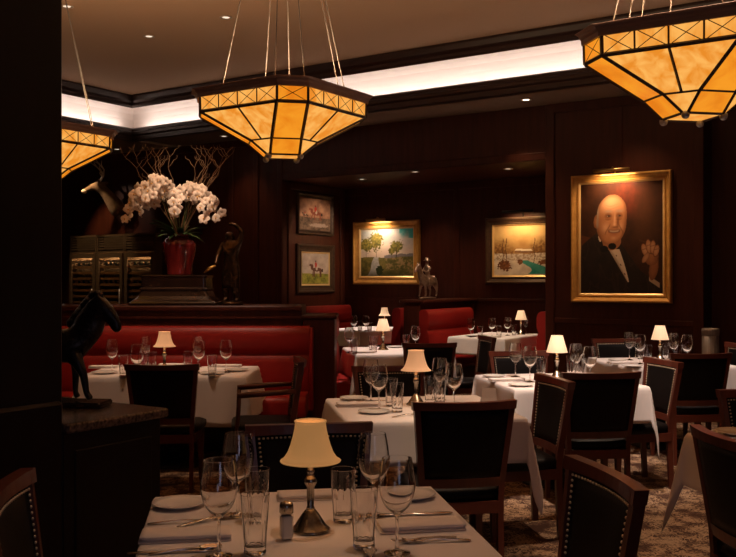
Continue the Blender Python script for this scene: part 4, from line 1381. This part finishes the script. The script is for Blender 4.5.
for k in range(8):
    z = .16 + .25 * k / 7; r0 = .084 - .026 * (k / 7)
    rings.append([(r0 * (1 + .10 * math.sin(5 * a + k * .3)) * math.cos(a), .78 * r0 * (1 + .10 * math.sin(5 * a + k * .3)) * math.sin(a), z) for a in [2 * PI * i / 30 for i in range(30)]])
mb.loft(rings, True, True, True); mb.build('drapery', M['bronze'], gs)
mb = MB(); mb.tube([(-.09, -.13, .375), (-.15, -.15, .345), (-.20, -.16, .305)], [.012, .020, .006], 8); mb.build('gilded_horn', M['gildbronze'], gs)

# ------------------------------------------------------------------ marble plinth, vase, orchids
pp = Vector((*xy(177.5, 8.70), 1.262))
ps = MB()
hw = .310
prof = [(.415, 0), (.415, .02), (.40, .035), (.365, .055), (.335, .085), (.318, .12), (.312, .135), (.322, .140), (.322, .160), (.308, .165), (.308, .262), (.316, .268), (.316, .285)]
rings = []
for r, z in prof:
    d = r * .62
    rings.append([(-r + .02, -d, z), (r - .02, -d, z), (r, -d + .02, z), (r, d - .02, z), (r - .02, d, z), (-r + .02, d, z), (-r, d - .02, z), (-r, -d + .02, z)])
ps.loft(rings, True, True, False)
o = ps.build('marble_plinth', M['stone'], None, pp, 0); bevel(o, .006, 2)
tag(o, 'polished dark marble plinth with a flared foot under the red vase', 'plinth')
vp = pp + Vector((.02, 0, .286))
vb = MB()
vb.lathe([(.118, 0), (.122, .008), (.120, .025), (.128, .09), (.148, .19), (.162, .265), (.163, .295), (.150, .335), (.122, .358), (.108, .366), (.110, .378), (.124, .388), (.122, .392), (.100, .378), (.095, .350), (.10, .31), (.001, .30)], 40)
tag(vb.build('flower_vase', M['vase'], None, vp), 'glossy oxblood red vase on the marble plinth, full of white orchids', 'vase')

bq = thing('orchid_bouquet', 'drooping white orchids with curly bare twigs standing in the red vase', 'flowers', vp + Vector((0, 0, .385)))
def blossom_mb():
    mb = MB()
    for k in range(5):
        a = 2 * PI * k / 5 + PI / 2
        w = .026 if k in (1, 4) else .019
        L_ = .047
        vs = []; fs = []
        for i in range(5):
            q = i / 4
            ww = w * math.sin(PI * (q * .8 + .12))
            zz = .010 * math.sin(q * PI) - .006 * q
            for s in (-1, 0, 1):
                x, y = L_ * q + .003, s * ww
                vs.append((x * math.cos(a) - y * math.sin(a), -zz + abs(s) * .003, x * math.sin(a) + y * math.cos(a)))
        for i in range(4):
            for j in range(2):
                b = i * 3 + j; fs.append((b, b + 1, b + 4, b + 3))
        mb.add(vs, fs, True)
    return mb
bl0 = blossom_mb().build('blossom', M['petal']); blm = bl0.data; bpy.data.objects.remove(bl0)
th0 = MB().ball((0, -.012, -.004), (.008, .010, .009), 8, 5).build('throat', M['throat']); thm = th0.data; bpy.data.objects.remove(th0)
rnd = random.Random(5)
sprays = [((-.02, .0), (-.16, .04, .34), (-.40, -.04, .22), (-.49, -.06, .02)),
          ((-.03, -.02), (-.12, -.08, .40), (-.32, -.14, .36), (-.40, -.16, .16)),
          ((.0, -.02), (-.04, -.10, .46), (-.16, -.20, .44), (-.24, -.24, .20)),
          ((.01, -.02), (.0, -.08, .42), (.02, -.20, .34), (.03, -.24, .08)),
          ((.0, -.02), (-.10, -.04, .46), (-.20, -.10, .48), (-.30, -.14, .30)),
          ((.02, .0), (.10, -.06, .42), (.22, -.16, .36), (.30, -.20, .06)),
          ((.03, .0), (.14, .0, .38), (.32, -.08, .30), (.41, -.10, .07)),
          ((.02, .01), (.06, -.04, .42), (.16, -.08, .42), (.25, -.12, .24)),
          ((.0, .03), (-.10, .12, .42), (-.26, .14, .38), (-.38, .12, .16))]
for bi, (b0, p1_, p2_, p3_) in enumerate(sprays):
    P0 = Vector((b0[0], b0[1], -.05)); P1 = Vector(p1_); P2 = Vector(p2_); P3 = Vector(p3_); P1.z += .10; P2.z += .16; P3.z += .11; P1.x *= 1.05; P2.x *= 1.05; P2.z += rnd.uniform(-.04, .05); P3.z += rnd.uniform(-.05, .05)
    pts = []
    for i in range(15):
        q = i / 14
        pts.append(P0 * (1 - q) ** 3 + P1 * 3 * q * (1 - q) ** 2 + P2 * 3 * q * q * (1 - q) + P3 * q ** 3)
    mb = MB(); mb.tube(pts, [.005 - .003 * i / 14 for i in range(15)], 6)
    so = mb.build('orchid_stem', M['stemgreen'], bq)
    for i in range(11):
        q = .38 + .62 * i / 10
        k = q * 14; a = int(min(13, k)); p = pts[a].lerp(pts[a + 1], k - a)
        side = 1 if i % 2 else -1
        o = bpy.data.objects.new('blossom', blm); col.objects.link(o); o.parent = so
        o.location = p + Vector((side * .026 + rnd.uniform(-.012, .012), -.030 + rnd.uniform(-.02, .01), rnd.uniform(-.012, .018)))
        o.rotation_euler = (rnd.uniform(-.35, .35), rnd.uniform(-.5, .5), rnd.uniform(-.9, .9) + p.x * 1.2)
        sc = rnd.uniform(.92, 1.25); o.scale = (sc, sc, sc)
        if i % 2 == 0:
            h = bpy.data.objects.new('throat', thm); col.objects.link(h); h.parent = so
            h.location = o.location; h.rotation_euler = o.rotation_euler
for k in range(30):
    a = 2 * PI * k / 15 + rnd.uniform(-.2, .2); L_ = rnd.uniform(.15, .27); el = rnd.uniform(.2, 1.35)
    mb = MB(); vs = []; fs = []
    for i in range(8):
        q = i / 7; w = .030 * math.sin(PI * (q * .88 + .10)) ** .8
        r = .05 + L_ * q * math.cos(el * (1 - q * .7)); z = -.02 + L_ * q * math.sin(el) - .10 * q * q
        for s in (-1, 0, 1):
            vs.append((r * math.cos(a) - s * w * math.sin(a), r * math.sin(a) + s * w * math.cos(a), z + abs(s) * .010))
    for i in range(7):
        for j in range(2):
            b = i * 3 + j; fs.append((b, b + 1, b + 4, b + 3))
    mb.add(vs, fs, True); mb.build('leaf', M['leaf'], bq)
for k in range(14):
    a = rnd.uniform(0, 2 * PI); lean = rnd.uniform(.08, .52) * (1 if k % 2 else -1)
    pts = [(0.02 * lean, 0, -.05)]; x, y, z = 0.0, 0.0, -.05
    n = 15
    for i in range(n):
        q = i / n
        x += (lean * .080 + .022 * math.sin(i * 1.5 + a) * (q + .25)); y += .016 * math.cos(i * 1.25 + a); z += .072 * (1 - .35 * q)
        pts.append((x, y, z))
    mb = MB(); mb.tube(pts, [.005 - .0036 * i / n for i in range(n + 1)], 5)
    for b in (8, 11, 13):
        px, py, pz = pts[b]; sgn = 1 if (b + k) % 2 else -1
        mb.tube([(px, py, pz), (px + sgn * .035, py, pz + .04), (px + sgn * .05, py + .01, pz + .075), (px + sgn * .085, py, pz + .09), (px + sgn * .09, py, pz + .12)], [.0026, .0024, .002, .0016, .001], 5)
    mb.build('twig', M['twig'], bq)

# ------------------------------------------------------------------ stag trophy
ds, dz_ = su(126, TM), 2.85
dt = thing('deer_trophy', 'mounted stag head with antlers on the wall above the wine cabinets', 'deer trophy', room(ds, TM - .03, dz_), ROOM_YAW)
# local: wall at y=0, head looks toward -x and -y
V, E, Q = [(.02, -.10, -.27)], [], [(.18, .20)]
nk = chain(V, E, Q, 0, [(-.03, -.21, -.10, (.17, .19)), (-.10, -.30, .08, (.13, .16)), (-.20, -.42, .26, (.095, .11)), (-.27, -.50, .36, (.095, .095))])
chain(V, E, Q, nk, [(-.36, -.58, .33, (.075, .075)), (-.47, -.66, .255, (.048, .048)), (-.54, -.71, .215, (.042, .040))])
for s in (-1, 1):
    ex, ey = .57 * s, -.82 * s       # sideways from the head
    chain(V, E, Q, nk, [(-.23 - ex * .16, -.46 + ey * -.16 * 1, .42, .03), (-.20 - ex * .30, -.44 - ey * .30, .45, .035), (-.18 - ex * .38, -.43 - ey * .38, .45, .01)])
skin('stag_head', V, E, Q, M['hide'], dt, (0, 0, 0), 0, 0, 2)
mb = MB(); mb.ball((-.50, -.685, .232), (.066, .066, .050), 12, 8); mb.build('muzzle', M['muzzle'], dt)
for s in (-1, 1):
    ex, ey = -.82 * s, .57 * s
    bx_, by_, bz_ = -.25 + ex * .05, -.48 + ey * .05, .44
    mb = MB()
    main = [(bx_, by_, bz_), (bx_ + ex * .06 + .06, by_ + ey * .06 + .04, bz_ + .12), (bx_ + ex * .18 + .06, by_ + ey * .18 + .04, bz_ + .24), (bx_ + ex * .22 - .04, by_ + ey * .22 - .02, bz_ + .36), (bx_ + ex * .18 - .14, by_ + ey * .18 - .10, bz_ + .44)]
    mb.tube(main, [.022, .019, .017, .013, .005], 8)
    for i, h in ((1, .14), (2, .20), (3, .16)):
        p = main[i]
        mb.tube([p, (p[0] - .05, p[1] - .03, p[2] + h * .55), (p[0] - .045, p[1] - .02, p[2] + h)], [.014, .010, .003], 7)
    mb.build('antler', M['antler'], dt)
mb = MB(); rings = []
for y in (.0, -.03):
    rings.append([(.20 * math.sin(a) * (1 - .25 * math.cos(a)), y + .02, -.20 - .30 * math.cos(a)) for a in [2 * PI * i / 28 for i in range(28)]])
mb.loft(rings, True, True, False); mb.build('shield', M['darkwood'], dt)
for s in (-1, 1):
    mb = MB(); mb.ball((-.335 - .82 * s * .062 * -1, -.555 + .57 * s * -.062, .375), .014, 8, 6); mb.build('eye', M['eye'], dt)

dt.scale = (.8, .8, .8)
# ------------------------------------------------------------------ wine cabinets
for k, (u0, u1, lab) in enumerate(((78.5, 105, 'wine cabinet closest to the black horse, bottles on oak racks'), (105.5, 132.5, 'wine cabinet in the middle of three, under the stag head'), (133, 164, 'wine cabinet half hidden by the marble plinth and red vase'))):
    s0, s1 = su(u0, TM), su(u1, TM); w = s1 - s0 - .006; D = .16
    H = 2.30
    t = thing('wine_cabinet', lab, 'wine cabinet', room((s0 + s1) / 2, TM - D - .035), ROOM_YAW, 'built-in wine cabinets')
    mb = MB()
    for sx in (-1, 1): mb.box((sx * (w / 2 - .015), D / 2, H / 2), (.03, D, H))
    mb.box((0, D - .01, H / 2), (w - .06, .02, H)); mb.box((0, D / 2, H - .02), (w - .06, D - .02, .04)); mb.box((0, D / 2, .05), (w - .06, D - .02, .10))
    mb.box((0, D / 2, 1.995), (w - .06, D - .02, .03))
    mb.build('carcass', M['cabinet'], t)
    mb = MB()
    for i in range(5):
        mb.box((0, .012, 2.05 + i * .045), (w - .09, .022, .026))
    mb.build('louvre_vent', M['cabinet'], t)
    dr = MB(); z0, z1 = .12, 1.97
    for sx in (-1, 1): dr.box((sx * (w / 2 - .05), -.012, (z0 + z1) / 2), (.075, .03, z1 - z0), ch=.006)
    dr.box((0, -.012, z1 - .04), (w - .175, .03, .08)); dr.box((0, -.012, z0 + .04), (w - .175, .03, .08))
    d = dr.build('door', M['cabinet'], t)
    mb = MB(); mb.box((0, -.008, (z0 + z1) / 2), (w - .17, .006, z1 - z0 - .15)); mb.build('glass_pane', M['cabglass'], d)
    mb = MB(); mb.tube([(w / 2 - .05, -.055, .85), (w / 2 - .05, -.055, 1.35)], .010, 8); mb.build('handle', M['brushed'], d)
    for i in range(16):
        z = .26 + i * .105
        mb = MB(); mb.box((0, .040, z), (w - .12, .05, .044), ch=.004); mb.build('rack', M['rack'], t)
    for i in (6, 7, 11, 14):
        z = .26 + i * .105 + .014
        for j in range(4):
            x = (j - 1.5) * (w - .2) / 4
            mb = MB(); mb.tube([(x, .13, z + .040), (x, .06, z + .040), (x, .045, z + .040), (x, .022, z + .040)], [.030, .030, .015, .015], 10)
            b = mb.build('wine_bottle', M['bottle'], t)
            mb = MB(); mb.lathe([(.0165, 0), (.0165, .03), (.012, .034)], 10, M=Matrix.Translation((x, .040, z + .040)) @ Matrix.Rotation(PI / 2, 4, 'X')); mb.build('foil_cap', M['foil'], b)
    l = bpy.data.lights.new('cabinet_strip', 'AREA'); l.shape = 'RECTANGLE'; l.size = w * .7; l.size_y = .02; l.energy = 3.2; l.color = (1, .64, .32)
    lo = bpy.data.objects.new('cabinet_strip', l); col.objects.link(lo); lo.parent = t; lo.location = (0, .03, 1.955); lo.rotation_euler = (R(6), 0, 0)

# ------------------------------------------------------------------ steel bin
bd = xy(710.5, 9.75)
sbn = thing('steel_bin', 'tall brushed steel cylinder bin standing before the wall under the largest pendant', 'bin', (bd[0], bd[1], 0))
mb = MB(); mb.lathe([(.088, 0), (.088, .90), (.085, .90), (.085, .02)], 32); mb.build('bin_body', M['brushed'], sbn)
mb = MB(); mb.lathe([(.091, .90), (.092, .955), (.088, .975), (.070, .978), (.070, .94)], 32); mb.build('lid', M['brushed'], sbn)

# ------------------------------------------------------------------ lights of the room
def spot(pos, target, power, angle=50, color=(1, .78, .58), size=.05, blend=.6):
    l = bpy.data.lights.new('downlight', 'SPOT'); l.energy = power; l.spot_size = R(angle); l.spot_blend = blend; l.color = color; l.shadow_soft_size = size
    o = bpy.data.objects.new('downlight', l); col.objects.link(o); o.location = pos
    o.rotation_euler = (Vector(target) - Vector(pos)).to_track_quat('-Z', 'Y').to_euler()
    return o
ZL = ZC - .03
def table_spot(key, power, angle=34, off=(0, 0), z=ZL, color=(1, .79, .66)):
    x, y, _ = TB[key]
    return spot((x + off[0], y + off[1], z), (x, y, .75), power, angle, color)
WARM = (1, .70, .48)
table_spot('near', 60, 36, (.4, .3), color=(1, .66, .44))
table_spot('middle', 165, 34, (.25, .15), color=WARM)
table_spot('banquette', 165, 27, (-.15, -1.0), color=WARM)
table_spot('cone', 620, 32, (-.2, -1.5))
table_spot('portrait', 540, 32, (.0, -1.4))
bx0, by0, _z = TB['booth']
spot(room(-5.6, 9.25, ZL), (bx0, by0, .75), 420, 29)
table_spot('post', 520, 32, (.2, -.3))
table_spot('alcove', 220, 36, (0, -.2), ZN - .03)
table_spot('edge', 170, 34, (-.3, -.2))
# carpet, benches, flowers, stag
spot((1.7, 3.9, ZL), (1.45, 4.6, 0), 430, 50, (1, .72, .50))
spot((2.2, 6.0, ZL), (2.1, 6.0, 0), 320, 50, (1, .72, .50))
spot(room(-5.0, 9.2, ZL), room(-6.2, 11.5, .9), 260, 24, (1, .74, .55))
spot((-1.6, 7.2, ZL), (-1.7, 8.3, 1.05), 150, 36, (1, .74, .55))
spot(Vector((vp.x + .25, 7.55, ZL)), vp + Vector((0, -.04, .66)), 190, 22, (1, .68, .42))
spot(room(-7.2, 11.7, ZN - .03), room(-8.75, 11.7, 2.0), 95, 56, (1, .72, .5))
spot(room(-5.95, 10.98, ZN - .04), room(-6.45, 11.32, 1.45), 22, 24, (1, .72, .5))
dpos = Vector(dt.location)
spot(room(su(90, TM), TM - 1.35, ZS - .03), dpos + Vector((-.42, -.22, .22)), 50, 24, (1, .78, .58))
spot(room(su(112, TM), TM - 1.0, ZS - .03), room(su(112, TM), TM - .15, 1.9), 85, 56, (1, .66, .34))
# downlights washing the panelling
for u_, t_, z_, p_ in ((526, TM - .45, ZS, 45), (640, TM - .5, ZS, 40), (440, TN - .55, ZN, 26), (500, TN - .55, ZN, 26), (250, TM - .45, ZS, 26)):
    q_ = su(u_, TM if z_ == ZS else TN)
    spot(room(q_, t_, z_ - .03), room(q_, t_ + .25, 0), p_, 80, (1, .66, .36), .05, .9)
# added cool fill light behind the camera, for violet edges on pillar and chairs
l = bpy.data.lights.new('cool_fill', 'AREA'); l.shape = 'RECTANGLE'; l.size = 1.6; l.size_y = 2.0; l.energy = 10; l.color = (.72, .70, 1.0)
o = bpy.data.objects.new('cool_fill', l); col.objects.link(o); o.location = (1.6, -3.0, 1.6)
o.rotation_euler = (Vector((-.8, 3.0, 1.0)) - o.location).to_track_quat('-Z', 'Y').to_euler()
# long strips tucked behind the lip of the cove
def strip_light(p0, p1, out, power, color=(1, .84, .74)):
    """long strip lying on the ledge, turned away from the room towards the cove's curved back"""
    c = (p0 + p1) / 2; x = (p1 - p0).normalized()
    d = (out * .8 + Vector((0, 0, .6))).normalized()
    zx = -d; yx = zx.cross(x).normalized()
    l = bpy.data.lights.new('cove_strip', 'AREA'); l.shape = 'RECTANGLE'; l.size = (p1 - p0).length; l.size_y = .03; l.energy = power; l.color = color; l.spread = R(125)
    o = bpy.data.objects.new('cove_strip', l); col.objects.link(o)
    o.matrix_world = Matrix(((x.x, yx.x, zx.x, c.x), (x.y, yx.y, zx.y, c.y), (x.z, yx.z, zx.z, c.z), (0, 0, 0, 1)))
    return o
COVE = 1.9
strip_light(room(SK, TS + .08, ZS + .15), room(S1, TS + .08, ZS + .15), room(0, 1), COVE * (S1 - SK))
strip_light(room(SK - .08, TS, ZS + .15), room(SK - .08, T0, ZS + .15), room(-1, 0), COVE * (TS - T0))

w = bpy.data.worlds.new('World'); scene.world = w; w.use_nodes = True
w.node_tree.nodes['Background'].inputs['Color'].default_value = (.02, .014, .010, 1)
w.node_tree.nodes['Background'].inputs['Strength'].default_value = .2

# ------------------------------------------------------------------ camera and view
cd = bpy.data.cameras.new('camera'); cam = bpy.data.objects.new('camera', cd); col.objects.link(cam)
cam.location = (0, 0, EYE); cam.rotation_euler = (PI / 2, 0, 0)
cd.sensor_fit = 'HORIZONTAL'; cd.sensor_width = 36; cd.lens = 36 * F / 736; cd.shift_y = 1.5 / 736
cd.clip_start = .05; cd.clip_end = 60
scene.camera = cam
scene.view_settings.view_transform = 'Standard'; scene.view_settings.look = 'None'
scene.view_settings.gamma = 1; scene.view_settings.exposure = 0.0
scene.view_settings.use_curve_mapping = False
scene.cycles.use_denoising = True
scene.cycles.max_bounces = 14; scene.cycles.transmission_bounces = 14; scene.cycles.glossy_bounces = 4; scene.cycles.diffuse_bounces = 4; scene.cycles.transparent_max_bounces = 24; scene.cycles.sample_clamp_indirect = 3.0
scene.cycles.caustics_reflective = False; scene.cycles.caustics_refractive = False
bpy.context.view_layer.update()
